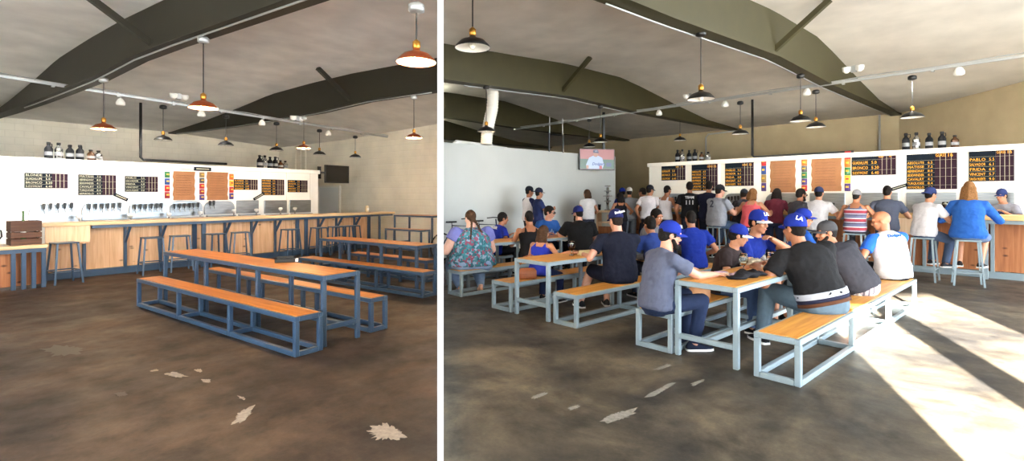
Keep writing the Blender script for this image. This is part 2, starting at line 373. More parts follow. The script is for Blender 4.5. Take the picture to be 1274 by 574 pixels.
# ================================================================== ROOF BEAMS
def roof_beam(room, s, top, bot, keep, label, m, brace_t, th=.16):
    ts = sorted(set([t for t, _ in top]+[t for t, _ in bot]+[i*.75 for i in range(-4, 27)]))
    lo, hi = min(t for t, _ in bot), max(t for t, _ in bot); ts = [t for t in ts if lo <= t <= hi]
    it = lambda pr, t: float(np.interp(t, *zip(*sorted(pr))))
    rings = []
    for t in ts:
        zt, zb = it(top, t), it(bot, t); zt = max(zt, zb+.06)
        rings.append([(s-th/2, t, zb), (s+th/2, t, zb), (s+th/2, t, zt), (s-th/2, t, zt)])
    me = clip(MB().loft(rings), room, keep)
    o = props(put('roof_beam', me, M[m], None, False, 0, room), label, 'beam')
    fl = MB().loft([[(s-th*.9, t, it(bot, t)-.05), (s+th*.9, t, it(bot, t)-.05), (s+th*.9, t, it(bot, t)), (s-th*.9, t, it(bot, t))] for t in ts])
    put('flange', clip(fl, room, keep), M[m], o)
    if brace_t:
        zb = it(bot, brace_t); zt = it(top, brace_t)
        for sg in (-1, 1):
            put('brace', MB().bar((s+sg*.05, brace_t, zb+.08), (s+sg*.95, brace_t, zt-.02), .09, .09), M[m], o)
    return o
BL = [(-3,3.75),(5,3.85),(8.5,3.93),(10.0,3.94),(11.9,3.85),(14,3.84),(16,3.84),(18.7,3.87),(21,3.92)]
roof_beam('L', 3.3, PA, BL, 'L', 'dark arched roof beam across the upper corner of the empty room', 'beam', 9.3)
roof_beam('L', 8.0, PA, BL, 'L', 'olive arched roof beam with one diagonal brace in the empty room', 'beam', 10.6)
BR = [(-2,3.9),(6.2,4.05),(7.9,4.12),(9.8,4.20),(13,4.12),(17.4,4.13),(19.5,4.15)]
roof_beam('R', -3.75, PR, BR, 'R', 'lighter olive roof beam above the middle of the bar in the crowded room', 'beam_R', 9.8)
roof_beam('R', -8.77, PR, BR, 'R', 'broad dark roof beam over the seated crowd, with a long brace', 'beam_R', 9.6)
roof_beam('R', -13.75, PR, BR, 'R', 'dark roof beam beyond the television, above the grey wall', 'beam_R', None)
roof_beam('R', -18.6, PR, BR, 'R', 'farthest dark roof beam, just showing over the grey wall', 'beam_R', None)

# ================================================================== TABLES AND BENCHES
def bench(room, s, t, Wd, L, H, label, group, table=False, k=(1/3, 2/3), sw=.05):
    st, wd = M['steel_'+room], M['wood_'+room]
    nm, cat = ('bar_table', 'table') if table else ('bench', 'bench')
    o = thing(nm, label, cat, room, (s, t, 0), 0, group)
    b = .005; h = sw/2
    top = MB()
    for x in (h, Wd-h): top.box((x, L/2, H-h), (sw, L, sw))
    for y in (h, L-h): top.box((Wd/2, y, H-h), (Wd-2*sw, sw, sw))
    put('top_frame', top, st, o, bevel=b)
    put('tabletop' if table else 'seat', MB().b2((sw*.62, sw*.62, H-.022), (Wd-sw*.62, L-sw*.62, H+.006)), wd, o, bevel=.003)
    ys = [h] + [L*q for q in k] + [L-h]
    for y in ys:
        for x in (h, Wd-h): put('leg', MB().box((x, y, (H-sw)/2), (sw, sw, H-sw)), st, o, bevel=b)
    if table:
        for y in ys: put('stretcher', MB().box((Wd/2, y, .20), (Wd-2*sw, sw, sw)), st, o, bevel=b)
        put('long_stretcher', MB().box((Wd/2, L/2, .20), (sw, L-2*sw, sw)), st, o, bevel=b)
    else:
        for x in (h, Wd-h):
            q = MB()
            for y0, y1 in zip(ys[:-1], ys[1:]): q.box((x, (y0+y1)/2, h), (sw, y1-y0-sw, sw))
            put('floor_rail', q, st, o, bevel=b)
        for y in ys: put('cross_rail', MB().box((Wd/2, y, h), (Wd-2*sw, sw, sw)), st, o, bevel=b)
    return o
HT, HB = .762, .402
def at(room, x, y): return ST(room, (x, y))
def fit(room, x, y, Wd, L, H, label, group, table=False, shift=0, k=(1/3, 2/3)):
    s, t = at(room, x, y); return bench(room, s, t+shift, Wd, L-shift, H, label, group, table, k), s, t+shift
GL, GR = 'tables and benches in the empty room', 'tables and benches in the crowded room'
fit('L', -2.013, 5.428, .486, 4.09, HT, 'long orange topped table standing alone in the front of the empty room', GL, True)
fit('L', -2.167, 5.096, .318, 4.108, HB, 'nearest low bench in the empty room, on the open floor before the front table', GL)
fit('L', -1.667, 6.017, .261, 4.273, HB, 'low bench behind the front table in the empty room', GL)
# second set, running out of sight behind the dividing wall
def cut_len(x, y, Wd):
    """length along the table from its far end until it meets the dividing wall"""
    es, et = axes('L'); v = es; u = et; k = 0
    while k < 6:
        p = Vector((x, y, 0)) - u*k + v*Wd
        if p.x > DIV*p.y-.06: break
        k += .01
    return k
def far_bench(x, y, Wd, H, label, table=False):
    L = cut_len(x, y, Wd); es, et = axes('L'); p = Vector((x, y, 0)) - et*L
    s, t = ST('L', p); return bench('L', s, t, Wd, L, H, label, GL, table)
far_bench(-3.88, 10.26, .50, HT, 'second long table in the empty room, passing behind the white divider', True)
far_bench(-4.20, 10.03, .32, HB, 'low bench in front of the second table in the empty room')
far_bench(-3.50, 10.85, .30, HB, 'low bench between the second table and the cream block wall')
# the tall table against the cream block wall
def tall_set():
    o = thing('high_table', 'tall narrow steel table standing by the cream block wall', 'table', 'L', (9.75, 9.55, 0), 0)
    st = M['steel_L']; Wd, L, H = .6, 1.5, 1.07; sw = .045
    put('top_frame', MB().box((.022, L/2, H-.02), (sw, L, sw)).box((Wd-.022, L/2, H-.02), (sw, L, sw)).box((Wd/2, .022, H-.02), (Wd-.09, sw, sw)).box((Wd/2, L-.022, H-.02), (Wd-.09, sw, sw)), st, o, bevel=.004)
    put('tabletop', MB().b2((.03, .03, H-.02), (Wd-.03, L-.03, H+.006)), M['wood_L'], o)
    for x in (.022, Wd-.022):
        for y in (.022, L-.022): put('leg', MB().box((x, y, (H-.045)/2), (sw, sw, H-.045)), st, o, bevel=.004)
    put('foot_rail', MB().box((Wd/2, L-.022, .3), (Wd-.09, sw, sw)).box((Wd/2, .022, .3), (Wd-.09, sw, sw)), st, o)
    o2 = thing('high_bench', 'tall bench with orange seat in front of the tall steel table', 'bench', 'L', (9.3, 9.5, 0), 0)
    Wd, H, L = .34, .72, 1.4
    put('top_frame', MB().box((.022, L/2, H-.02), (sw, L, sw)).box((Wd-.022, L/2, H-.02), (sw, L, sw)).box((Wd/2, .022, H-.02), (Wd-.09, sw, sw)).box((Wd/2, L-.022, H-.02), (Wd-.09, sw, sw)), st, o2, bevel=.004)
    put('seat', MB().b2((.03, .03, H-.02), (Wd-.03, L-.03, H+.006)), M['wood_L'], o2)
    for x in (.022, Wd-.022):
        for y in (.022, L-.022): put('leg', MB().box((x, y, (H-.045)/2), (sw, sw, H-.045)), st, o2, bevel=.004)
    put('foot_rail', MB().box((.022, L/2, .2), (sw, L-.09, sw)), st, o2)
tall_set()
RTs = {}
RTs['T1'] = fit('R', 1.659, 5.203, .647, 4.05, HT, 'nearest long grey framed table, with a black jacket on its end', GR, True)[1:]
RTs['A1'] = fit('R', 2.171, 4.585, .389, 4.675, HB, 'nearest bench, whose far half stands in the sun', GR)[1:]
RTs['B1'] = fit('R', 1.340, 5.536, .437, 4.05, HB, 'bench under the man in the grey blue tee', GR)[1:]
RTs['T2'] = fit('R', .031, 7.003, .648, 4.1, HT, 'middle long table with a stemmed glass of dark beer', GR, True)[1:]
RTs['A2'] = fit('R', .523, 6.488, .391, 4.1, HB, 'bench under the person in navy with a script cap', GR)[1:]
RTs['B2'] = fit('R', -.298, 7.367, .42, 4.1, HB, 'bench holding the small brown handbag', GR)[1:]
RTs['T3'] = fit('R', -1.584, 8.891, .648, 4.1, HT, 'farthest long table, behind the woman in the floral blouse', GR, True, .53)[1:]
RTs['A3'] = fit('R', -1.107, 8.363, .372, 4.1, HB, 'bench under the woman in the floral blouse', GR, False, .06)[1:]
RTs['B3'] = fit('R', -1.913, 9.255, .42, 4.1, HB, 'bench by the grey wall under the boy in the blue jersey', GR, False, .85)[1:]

# ================================================================== BAR STOOLS
def make_stool(room, H, label, group):
    st = M['steel_'+room]; o = thing('bar_stool', label, 'stool', room, (0, 0, 0), 0, group)
    a, b = .15, .205
    put('seat', MB().box((0, 0, H-.0125), (.34, .34, .025)), st, o, bevel=.006)
    cs = [(-1, -1), (1, -1), (1, 1), (-1, 1)]
    for x, y in cs: put('leg', MB().bar((x*b, y*b, 0), (x*a, y*a, H-.025), .028, .028), st, o)
    r = MB(); z = .24; w = a+(b-a)*(1-z/(H-.025))
    for (x0, y0), (x1, y1) in zip(cs, cs[1:]+cs[:1]): r.bar((x0*w, y0*w, z), (x1*w, y1*w, z), .022, .022)
    put('foot_rail', r, st, o)
    return o
GS = 'bar stools along the empty bar'
lst = [(80, 300.5, 'bar stool below the pale plywood end of the empty bar'), (189, 300, 'dark stool whose feet show left of the front table in the empty room'),
       (224, 294, 'pale legged stool behind the end of the front table in the empty room'), (268, 290.5, 'first stool right of the thick dark bar post, empty room'),
       (299, 290, 'second stool right of the thick dark bar post, empty room'), (361, 288.5, 'lone stool seen above the dark object on the front table'),
       (397, 289, 'stool at the end of the second table in the empty room'), (418, 281, 'first of three pale stools near the far end of the empty bar'),
       (428.5, 280.5, 'middle of three pale stools near the far end of the empty bar'), (438.5, 280, 'last of three pale stools near the far end of the empty bar')]
proto = None
for u, v, lb in lst:
    s, t, _ = on_t('L', u, v, 12.2)
    if proto is None: proto = make_stool('L', .76, lb, GS); proto.location = W('L', s, t, 0); proto.rotation_euler = (0, 0, YAW['L']+.1)
    else: dup(proto, 'L', (s, t, 0), random.uniform(-.25, .25), lb, GS)
STOOL_R = []
def stool_R(u, t, lb, rot=0):
    s = on_t('R', u, 290, t)[0]
    if not STOOL_R: o = make_stool('R', .82, lb, 'bar stools along the crowded bar'); o.location = W('R', s, t, 0); o.rotation_euler = (0, 0, YAW['R']+rot)
    else: o = dup(STOOL_R[0], 'R', (s, t, 0), rot, lb)
    STOOL_R.append(o); return s, t

# worn paint and stains on the floors, each with its own outline
V3 = lambda p: Vector((p[0], p[1], 0))
def scrape(room, pts, m, seed):
    rnd = random.Random(seed); P_ = [V3(on_z(room, u, v, 0)) for u, v in pts]; c = sum(P_, Vector())/len(P_); poly = []
    for i in range(56):                                        # star shaped outline through the corner points, ragged
        a = 2*PI*i/56; d = Vector((math.cos(a), math.sin(a), 0)); best = .02
        for p, q in zip(P_, P_[1:]+P_[:1]):
            e = q-p; den = d.x*e.y-d.y*e.x
            if abs(den) > 1e-9:
                r = ((p-c).x*e.y-(p-c).y*e.x)/den; w_ = ((p-c).x*d.y-(p-c).y*d.x)/den
                if r > 0 and -.001 <= w_ <= 1.001: best = max(best, r)
        poly.append(tuple((c+d*best*rnd.uniform(.62, 1.04))[:2]))
    put('paint_scrape', MB().prism(poly, .0008, .0016), m, FLOORS[room])
FLOORS = {'L': bpy.data.objects['floor'], 'R': bpy.data.objects['floor.001']}
pw = mat('worn pale paint', rgb(136, 124, 112), .7, 0, .25, 30); pd = mat('dark oil stain', rgb(34, 29, 26), .5, 0, .2, 12); pg = mat('worn grey paint', rgb(112, 109, 102), .7, 0, .25, 30)
for i, pts in enumerate(([(203, 466), (216, 462), (236, 469), (222, 471)], [(240, 460), (250, 459), (253, 464), (244, 463)], [(250, 472), (262, 472), (262, 477), (251, 476)], [(185, 462), (196, 459), (198, 462), (188, 463)], [(298, 510), (318, 504), (314, 515), (302, 526), (286, 531)], [(452, 530), (480, 526), (500, 536), (520, 548), (462, 548)], [(292, 491), (306, 496), (304, 499)])): scrape('L', pts, pw, i)
for i, pts in enumerate(([(46, 434), (74, 428), (108, 434), (104, 442), (66, 446)], [(140, 489), (156, 487), (160, 492), (146, 495)])): scrape('L', pts, pd, 20+i)
for i, pts in enumerate(([(658, 495), (676, 488), (685, 489), (662, 499)], [(705, 508), (722, 503), (722, 507), (708, 512)], [(740, 528), (760, 515), (800, 505), (795, 515), (752, 531)], [(800, 494), (840, 473), (845, 475), (806, 499)], [(858, 478), (876, 471), (879, 473), (862, 482)], [(812, 460), (832, 452), (838, 455), (818, 462)])): scrape('R', pts, pg, 40+i)
# ================================================================== BARS
def bar_L():
    tf, tp = 12.45, 12.84; st = M['steel_L']
    o = thing('bar_counter', 'long wooden bar with plywood front in the empty room', 'bar', 'L', (0, 0, 0))
    put('bar_top', MB().b2((2.62, tf, 1.035), (11.05, 13.1, 1.10)), M['bartop_L'], o, bevel=.008)
    put('front_rail', MB().b2((3.35, tf+.03, .975), (10.98, tf+.09, 1.034)), st, o)
    pan = [on_t('L', u, 300, tp)[0] for u in (57, 104, 155, 199, 241, 279, 312, 341.5, 369, 395, 417.5, 440, 458)]
    for a, b in zip(pan[:-1], pan[1:]): put('front_panel', MB().b2((a, tp, .14), (b-.004, tp+.03, 1.03)), M['ply'], o)
    put('apron', MB().b2((2.66, tf+.03, .72), (3.32, tf+.06, 1.034)), M['ply_pale'], o)
    put('apron_edge', MB().b2((2.66, tf+.02, .69), (3.32, tf+.10, .715)), M['ply'], o)
    put('kick_rail', MB().b2((2.6, tp-.05, 0), (pan[-1], tp+.02, .13)), st, o)
    for u, br in ((104, 1), (155, 1), (199, 1), (241, 0), (279, 1), (312, 1), (341.5, 1), (369, 0), (395, 1), (417.5, 1), (440, 1), (458, 0)):
        s = on_t('L', u, 300, tp)[0]; w = .05 if br else .09
        p = put('post', MB().b2((s-w/2, tp-.06, .13), (s+w/2, tp-.002, 1.034)), st, o, bevel=.004)
        if br: put('brace', MB().bar((s, tp-.04, .66), (s, tf+.08, .985), .04, .05), st, p)
    for u in (253, 380.5, 472):
        s = on_t('L', u, 300, tf+.08)[0]; put('post', MB().box((s, tf+.07, .517), (.085 if u < 460 else .06, .06, 1.034)), st, o, bevel=.004)
bar_L()
def side_counter():
    o = thing('side_counter', 'low side counter with blue steel legs at the end of the empty bar', 'counter', 'L', (0, 0, 0))
    put('counter_top', MB().b2((.6, 11.9, .70), (2.58, 12.6, .76)), M['bartop_L'], o, bevel=.006)
    put('frame', MB().b2((.62, 11.94, .63), (2.56, 12.02, .70)), M['steel_L'], o)
    for i in range(4): put('leg', MB().box((2.53-.13*i, 11.98, .315), (.06, .06, .63)), M['steel_L'], o, bevel=.004)
    put('front_panel', MB().b2((.62, 12.1, .05), (2.56, 12.13, .63)), M['ply_R'], o)
    c = thing('crate', 'dark brown wooden crate on the low side counter', 'crate', 'L', (2.32, 12.2, .76))
    q = MB().b2((-.2, -.16, 0), (.2, .16, .03)); w = M['cratewood']
    for z in (.06, .17, .28, .37):
        q.b2((-.2, -.17, z-.045), (.2, -.155, z+.045)).b2((-.2, .155, z-.045), (.2, .17, z+.045)).b2((-.2, -.155, z-.045), (-.185, .155, z+.045)).b2((.185, -.155, z-.045), (.2, .155, z+.045))
    put('slats', q, w, c); 
    for x in (-.17, .17):
        for y in (-.14, .14): put('corner_post', MB().box((x, y, .22), (.03, .03, .38)), w, c)
    b = thing('bottle', 'green bottle with pale label standing in the dark crate', 'bottle', 'L', (2.30, 12.16, .80))
    put('glass', MB().lathe([(.036, 0), (.038, .01), (.038, .26), (.030, .33), (.015, .40), (.014, .52), (.017, .53), (.017, .55)], 16), M['greenglass'], b, True)
    put('paper_label', MB().lathe([(.0388, .1), (.0388, .25)], 16, cap=False), M['spot_w'], b, True)
    j = thing('jug', 'dark jug at the edge of the low side counter', 'jug', 'L', (1.9, 12.15, .76))
    put('body', MB().lathe([(.07, 0), (.09, .05), (.09, .16), (.05, .24), (.045, .30), (.055, .31)], 18), M['blackmat'], j, True)
    put('handle', MB().tube([(.05, 0, .28), (.12, 0, .26), (.13, 0, .16), (.085, 0, .1)], .012), M['blackmat'], j, True)
M['cratewood'] = wood_mat('dark crate wood', rgb(54, 34, 24), rgb(78, 50, 36), rgb(98, 64, 46), .7, 'x')
M['greenglass'] = mat('green bottle glass', rgb(60, 96, 50), .1)
side_counter()
def bar_R():
    tf, tp, z1 = 13.35, 13.7, 1.245; st = M['steel_R']
    o = thing('bar_counter', 'long wooden bar the crowd leans on', 'bar', 'R', (0, 0, 0))
    put('bar_top', MB().b2((-9.6, tf, z1-.1), (1.1, 14.05, z1)), M['bartop_R'], o, bevel=.008)
    put('front_rail', MB().b2((-9.55, tf+.03, z1-.17), (1.1, tf+.10, z1-.1)), st, o)
    ss = [-9.5+1.05*i for i in range(11)]
    for a, b in zip(ss[:-1], ss[1:]):
        put('front_panel', MB().b2((a, tp, .14), (b-.004, tp+.03, z1-.1)), M['ply_R'], o)
        put('post', MB().b2((a-.03, tp-.06, .13), (a+.03, tp-.002, z1-.1)), st, o, bevel=.004)
    s = on_t('R', 1128, 290, tf+.03)[0]
    put('apron', MB().b2((s-.32, tf+.015, .80), (s+.28, tf+.05, z1-.1)), M['ply_pale'], o)
    put('kick_rail', MB().b2((-9.5, tp-.05, 0), (1.1, tp+.02, .13)), st, o)
    s = on_t('R', 1226, 290, tf+.06)[0]
    put('post', MB().box((s, tf+.07, (z1-.1)/2), (.08, .07, z1-.1)), st, o, bevel=.004)
bar_R()

# ================================================================== WRITING
FONT = None
def text_mesh(body, size, depth=.002, align='LEFT', shear=0, bold=0):
    cu = bpy.data.curves.new('t', 'FONT'); cu.body = body; cu.size = size; cu.extrude = depth; cu.align_x = align; cu.shear = shear; cu.offset = bold
    cu.resolution_u = 2
    o = bpy.data.objects.new('t', cu); COL.objects.link(o)
    dg = bpy.context.evaluated_depsgraph_get(); me = bpy.data.meshes.new_from_object(o.evaluated_get(dg))
    bpy.data.objects.remove(o); bpy.data.curves.remove(cu); return me
def put_text(body, size, mat_, parent, loc, rot=(PI/2, 0, 0), align='LEFT', name='lettering', shear=0, sx=1, bold=0, depth=.002):
    me = text_mesh(body, size, depth, align, shear, bold)
    Mx = Matrix.Translation(Vector(loc)) @ Matrix.Rotation(rot[2], 4, 'Z') @ Matrix.Rotation(rot[1], 4, 'Y') @ Matrix.Rotation(rot[0], 4, 'X') @ Matrix.Diagonal((sx, 1, 1, 1))
    me.transform(Mx); return put(name, me, mat_, parent)

# ================================================================== MENU BOARDS
def menu_board(room, tw, rect, rows, ink, label, grid_from=.62, header=False):
    """rect: the board's four pixel bounds on the menu wall; local x runs along the wall, z up"""
    u0, v0, u1, v1 = rect
    sa, _, za = on_t(room, u0, v0, tw); sb, _, zb = on_t(room, u1, v1, tw)
    if room == 'R': sc_, _, za2 = on_t(room, u1, v0-1.5 if u1 > u0 else v0, tw); za = (za+za2)/2; zb = (zb+on_t(room, u0, v1+1, tw)[2])/2
    w = sb-sa; h = za-zb
    o = thing('menu_board', label, 'menu board', room, (sa, tw-.03, zb), 0)
    put('board', MB().b2((0, 0, 0), (w*grid_from, .02, h)), M['board'], o, bevel=.003)
    put('tally_panel', MB().b2((w*grid_from+.002, 0, 0), (w, .02, h)), M['board_grid'], o, bevel=.003)
    ln = MB(); n = 4
    for i in range(1, n): x = w*grid_from + w*(1-grid_from)*i/n; ln.b2((x-.004, -.004, .01), (x+.003, 0, h-.01))
    hh = h*(.22 if header else 0); rh = (h-hh)/len(rows)
    for i in range(len(rows)): 
        z = h-hh-rh*i
        ln.b2((.01, -.003, z-.002), (w*.99 if i % 2 == 0 else w*grid_from, -.0005, z+.001))
    put('ruled_lines', ln, M['chalk_w'], o)
    for i, (nm, pr) in enumerate(rows):
        z = h-hh-rh*(i+.82); sz = rh*.80
        me = text_mesh(nm, sz, .002); xs = [v.co.x for v in me.vertices]; sx = min(1.15, w*grid_from*.60/max(xs))
        bpy.data.meshes.remove(me)
        put_text(nm, sz, ink, o, (w*.02, -.004, z), sx=sx, bold=0)
        put_text(pr, sz, ink, o, (w*grid_from*.76, -.004, z), bold=0, sx=min(1, w*grid_from*.22/(sz*1.3)))
    if header:
        put_text('GLASS', hh*.55, ink, o, (w*(grid_from+.02), -.004, h-hh*.62), sx=.62)
        put_text('16', hh*.7, ink, o, (w*(grid_from+.24), -.004, h-hh*.66), sx=.8)
    return o
B1 = [('BLONDE', '5.1'), ('GUADALUPE', '5.0'), ('BRONCO', '5.20'), ('SUDSYMONT', '6.40')]
B2 = [('MATISSE', '7.2'), ('HEMINGWAY', '8.0'), ('SIDEWINDER', '4.1'), ('CAVALRY', '4.3'), ('TURQUOISE', '8.4'), ('ARMADILLO', '4.9')]
B3 = [('PABLO', '5.5'), ('SALVADOR', '6.1'), ('FRIDA', '6.8'), ('VINCENT', '5.7'), ('SANTA MUERTE', '9.0')]
B2R = [('ABSOLUTE', '6.5')]+B2
cw, cy = M['chalk_w'], M['chalk_y']
menu_board('L', 14.5, (30, 215, 84, 234.5), B1, cw, 'four row menu board on the brightest end of the white wall, empty room')
menu_board('L', 14.5, (97, 217, 144, 243), B2, cw, 'six row pale lettered menu board above the second tap panel, empty room')
menu_board('L', 14.5, (155, 219, 196, 239), B3, cw, 'five row pale lettered menu board left of the snack packets, empty room')
menu_board('L', 14.5, (290.5, 223, 320, 236.5), B1, cy, 'amber lettered menu board just right of the last snack packets, empty room')
menu_board('L', 14.5, (325, 223, 353, 243), B2, cy, 'tallest amber lettered menu board in the empty room')
menu_board('L', 14.5, (357.5, 224, 382, 239.5), B3, cy, 'amber lettered menu board nearest the far end of the white wall, empty room')
menu_board('R', 15, (823.5, 207, 853, 224), B1[1:], cy, 'smallest menu board, above the men standing at the bar', .60, True)
menu_board('R', 15, (861, 205, 893, 237), B2R, cy, 'tall menu board behind the head of the man in the black tee', .60, True)
menu_board('R', 15, (902.5, 203.5, 938, 231), B3, cy, 'menu board left of the first snack packets in the crowded room', .60, True)
menu_board('R', 15, (1060, 194, 1115, 217.5), B1[1:], cy, 'wide short menu board above the striped tank top', .60, True)
menu_board('R', 15, (1128, 190, 1191, 235), B2R, cy, 'largest amber menu board, above the man in the backwards cap', .57, True)
menu_board('R', 15, (1205.5, 187, 1262, 225), B3, cy, 'menu board above the blonde woman at the bar', .60, True)

# ================================================================== KRAFT SHEETS, SNACK PACKETS, PLATES
def kraft(room, tw, rect, label):
    u0, v0, u1, v1 = rect; sa, _, za = on_t(room, u0, v0, tw); sb, _, zb = on_t(room, u1, v1, tw); w, h = sb-sa, za-zb
    o = thing('kraft_sheet', label, 'paper', room, (sa, tw-.02, zb), 0)
    q = MB(); n = 10; vs = []; 
    for i in range(n+1):
        z = h*i/n; e = .012*math.sin(i*2.1); vs.append([(e, -.004*math.sin(i), z), (w+e*.8, -.005*math.cos(i*1.3), z), (w+e*.8, .004, z), (e, .004, z)])
    q.loft(vs); put('sheet', q, M['kraft'], o)
    for i in range(9):
        z = h*(.86-.085*i); x = w*.12; tx = MB(); pts = []
        while x < w*random.uniform(.78, .9):
            pts.append((x, -.011, z+random.uniform(-.008, .010))); x += .012
        put('handwriting_line', tx.tube(pts, .004, 4), M['kraft_ink'], o)
kraft('L', 14.5, (215, 213, 242, 249), 'brown paper sheet between two strips of snacks, empty room')
kraft('L', 14.5, (257, 214, 283, 249), 'brown paper sheet beside the last snack packets, empty room')
kraft('R', 15, (958.5, 200.5, 990, 239.5), 'narrower brown paper sheet above the dark haired woman at the bar')
kraft('R', 15, (1010, 197.5, 1047, 238), 'wider brown paper sheet above the man in white tee and navy cap')
SN = {}
def snack_mat(c):
    if c not in SN: SN[c] = mat('snack packet foil', rgb(*c), .35)
    return SN[c]
cols = {'green': (40,110,60), 'blue': (34,70,140), 'red': (176,34,36), 'tan': (150,120,70), 'orange': (224,106,30), 'yellow': (226,176,50), 'purple': (70,44,110), 'grey': (70,70,74), 'crimson': (140,30,40)}
def packet_strip(room, tw, u0, u1, v0, v1, names, where):
    n = len(names)
    for i, c in enumerate(names):
        va, vb = v0+(v1-v0)*i/n, v0+(v1-v0)*(i+1)/n
        sa, _, za = on_t(room, u0, va, tw); sb, _, zb = on_t(room, u1, vb, tw); w, h = sb-sa, za-zb-.01
        col = snack_mat(cols[c]); q = MB(); rings = []
        for k, (f, th) in enumerate(((0, .003), (.08, .003), (.2, .022), (.5, .032), (.8, .022), (.92, .003), (1, .003))):
            z = h*f; rings.append([(0, -.01-th*.3, z), (w*.5, -.012-th, z), (w, -.01-th*.3, z), (w, -.004, z), (0, -.004, z)])
        ordn = ['top', 'second', 'third', 'fourth', 'fifth'][i]
        o = solo('snack_packet', q.loft(rings), col, '%s snack packet, %s in the strip %s' % (c, ordn, where), 'snack packet', room, (sa, tw-.005, zb), group='snack packets hung '+where)
        put('emblem', MB().box((w*.5, -.046, h*.55), (w*.5, .006, h*.22)), snack_mat(cols['yellow' if c != 'yellow' else 'red']), o)
packet_strip('L', 14.5, 204.5, 211, 213, 247, ['green', 'blue', 'red', 'crimson'], 'left of the first brown sheet')
packet_strip('L', 14.5, 247.8, 254, 214, 249, ['tan', 'grey', 'red', 'crimson', 'purple'], 'between the two brown sheets')
packet_strip('L', 14.5, 285, 290.2, 216, 248, ['orange', 'yellow', 'red', 'purple'], 'right of the second brown sheet')
packet_strip('R', 15, 947.5, 953.5, 196, 238, ['red', 'blue', 'tan', 'purple'], 'left of the narrower sheet')
packet_strip('R', 15, 997.5, 1004.5, 198, 238, ['orange', 'grey', 'green', 'purple', 'red'], 'between the crowded room sheets')
packet_strip('R', 15, 1051, 1058.5, 188, 238, ['red', 'orange', 'green', 'yellow', 'purple'], 'right of the wider sheet')
def plate(room, tw, u, v, ln, ang, label, hh=.075):
    s, _, z = on_t(room, u, v, tw); R_ = Matrix.Rotation(ang, 3, 'Y')
    o = solo('name_plate', MB().box((0, 0, 0), (ln, .016, hh), R_), M['board'], label, 'sign', room, (s, tw-.03, z), bevel=.003)
    put('lettering', MB().box((0, -.010, 0), (ln*.75, .003, hh*.25), R_), M['chalk_w'], o)
plate('L', 14.5, 150, 245.5, .30, math.radians(28), 'small dark plate tilted below the second menu board, empty room')
plate('L', 14.5, 321.5, 244.5, .36, math.radians(-30), 'small dark plate tilted beside the tallest amber board, empty room')
plate('L', 14.45, 251.5, 210.5, .42, 0, 'small black strip sign on the ledge above the brown sheets, empty room', .1)
plate('R', 15, 1119, 233, .36, math.radians(-20), 'small dark plate tilted beside the largest amber board')

# ================================================================== TAP PANELS
def tap_mesh():
    b = MB().tube([(0, 0, 0), (0, -.05, 0), (0, -.09, -.015)], .011, 8).tube([(0, -.085, -.01), (0, -.10, -.07)], [.011, .008], 8)
    h = MB().loft([[(x*a, -.075+y*a*.6, z) for x, y in ((-1,-1),(1,-1),(1,1),(-1,1))] for a, z in ((.010, .015), (.020, .05), (.026, .13), (.020, .15))])
    return b, h
TB, TH = tap_mesh(); TBm, THm = TB.mesh('spout'), TH.mesh('tap_handle')
TBm.materials.append(M['chrome']); THm.materials.append(M['black'])
def tap_panel(room, tw, u0, u1, vt, vb, taps, label, tv=262, round_=True):
    sa, _, zt = on_t(room, u0, vt, tw); sb, _, zb = on_t(room, u1, vb, tw); w = sb-sa; h = zt-zb
    o = thing('draft_station', label, 'beer taps', room, (sa, tw-.05, zb), 0)
    r = min(h*.7, w*.22) if round_ else .02; poly = [(0, 0), (w, 0), (w, h-r)]
    poly += [(w-r+r*math.cos(a), h-r+r*math.sin(a)) for a in (PI/8, PI/4, 3*PI/8)] + [(w-r, h), (r, h)]
    poly += [(r+r*math.cos(a), h-r+r*math.sin(a)) for a in (5*PI/8, 3*PI/4, 7*PI/8)] + [(0, h-r)]
    put('backplate', MB().loft([[(x, 0, z) for x, z in poly][::-1], [(x, .04, z) for x, z in poly][::-1]]), M['inox'], o, bevel=.008)
    put('drip_tray', MB().b2((.03, -.14, -.06), (w-.03, 0, -.03)), M['inox'], o)
    for k, u in enumerate(taps):
        s, _, z = on_t(room, u, tv-k*.35, tw-.05)
        tp = put('tap', TBm, None, o); tp.location = (s-sa, 0, z-zb)
        hd = put('tap_handle', THm, None, tp)
    return o
tap_panel('L', 14.5, 35, 98, 254.5, 276, (53.5, 62, 71, 79.5, 88), 'rounded steel tap panel with five taps at the bright end, empty room')
tap_panel('L', 14.5, 101, 157, 252, 273, (110, 118, 126, 133, 140.5, 148), 'rounded steel panel of six taps under the six row board, empty room')
tap_panel('L', 14.5, 160, 207, 251, 271, (166.5, 173.5, 180, 187, 193.5, 199.5), 'rounded steel panel of six taps under the five row board, empty room')
tap_panel('L', 14.5, 210.5, 251, 250.5, 268, (215.5, 222, 228, 234, 239, 245), 'steel panel of six taps under the first brown sheet, empty room', 261)
tap_panel('L', 14.5, 253.5, 291, 250.5, 266, (259.5, 264.5), 'steel tap panel with two taps under the second brown sheet, empty room', 257)
tap_panel('L', 14.5, 293.5, 321, 249.5, 265, (), 'plain bright steel splash panel beside the two tap panel', 258, False)
tap_panel('L', 14.5, 328, 356, 249.5, 265, (), 'plain steel splash panel under the tallest amber board, empty room', 258, False)
tap_panel('L', 14.5, 359.5, 386, 249, 264, (), 'plain steel splash panel nearest the wall end, empty room', 258, False)
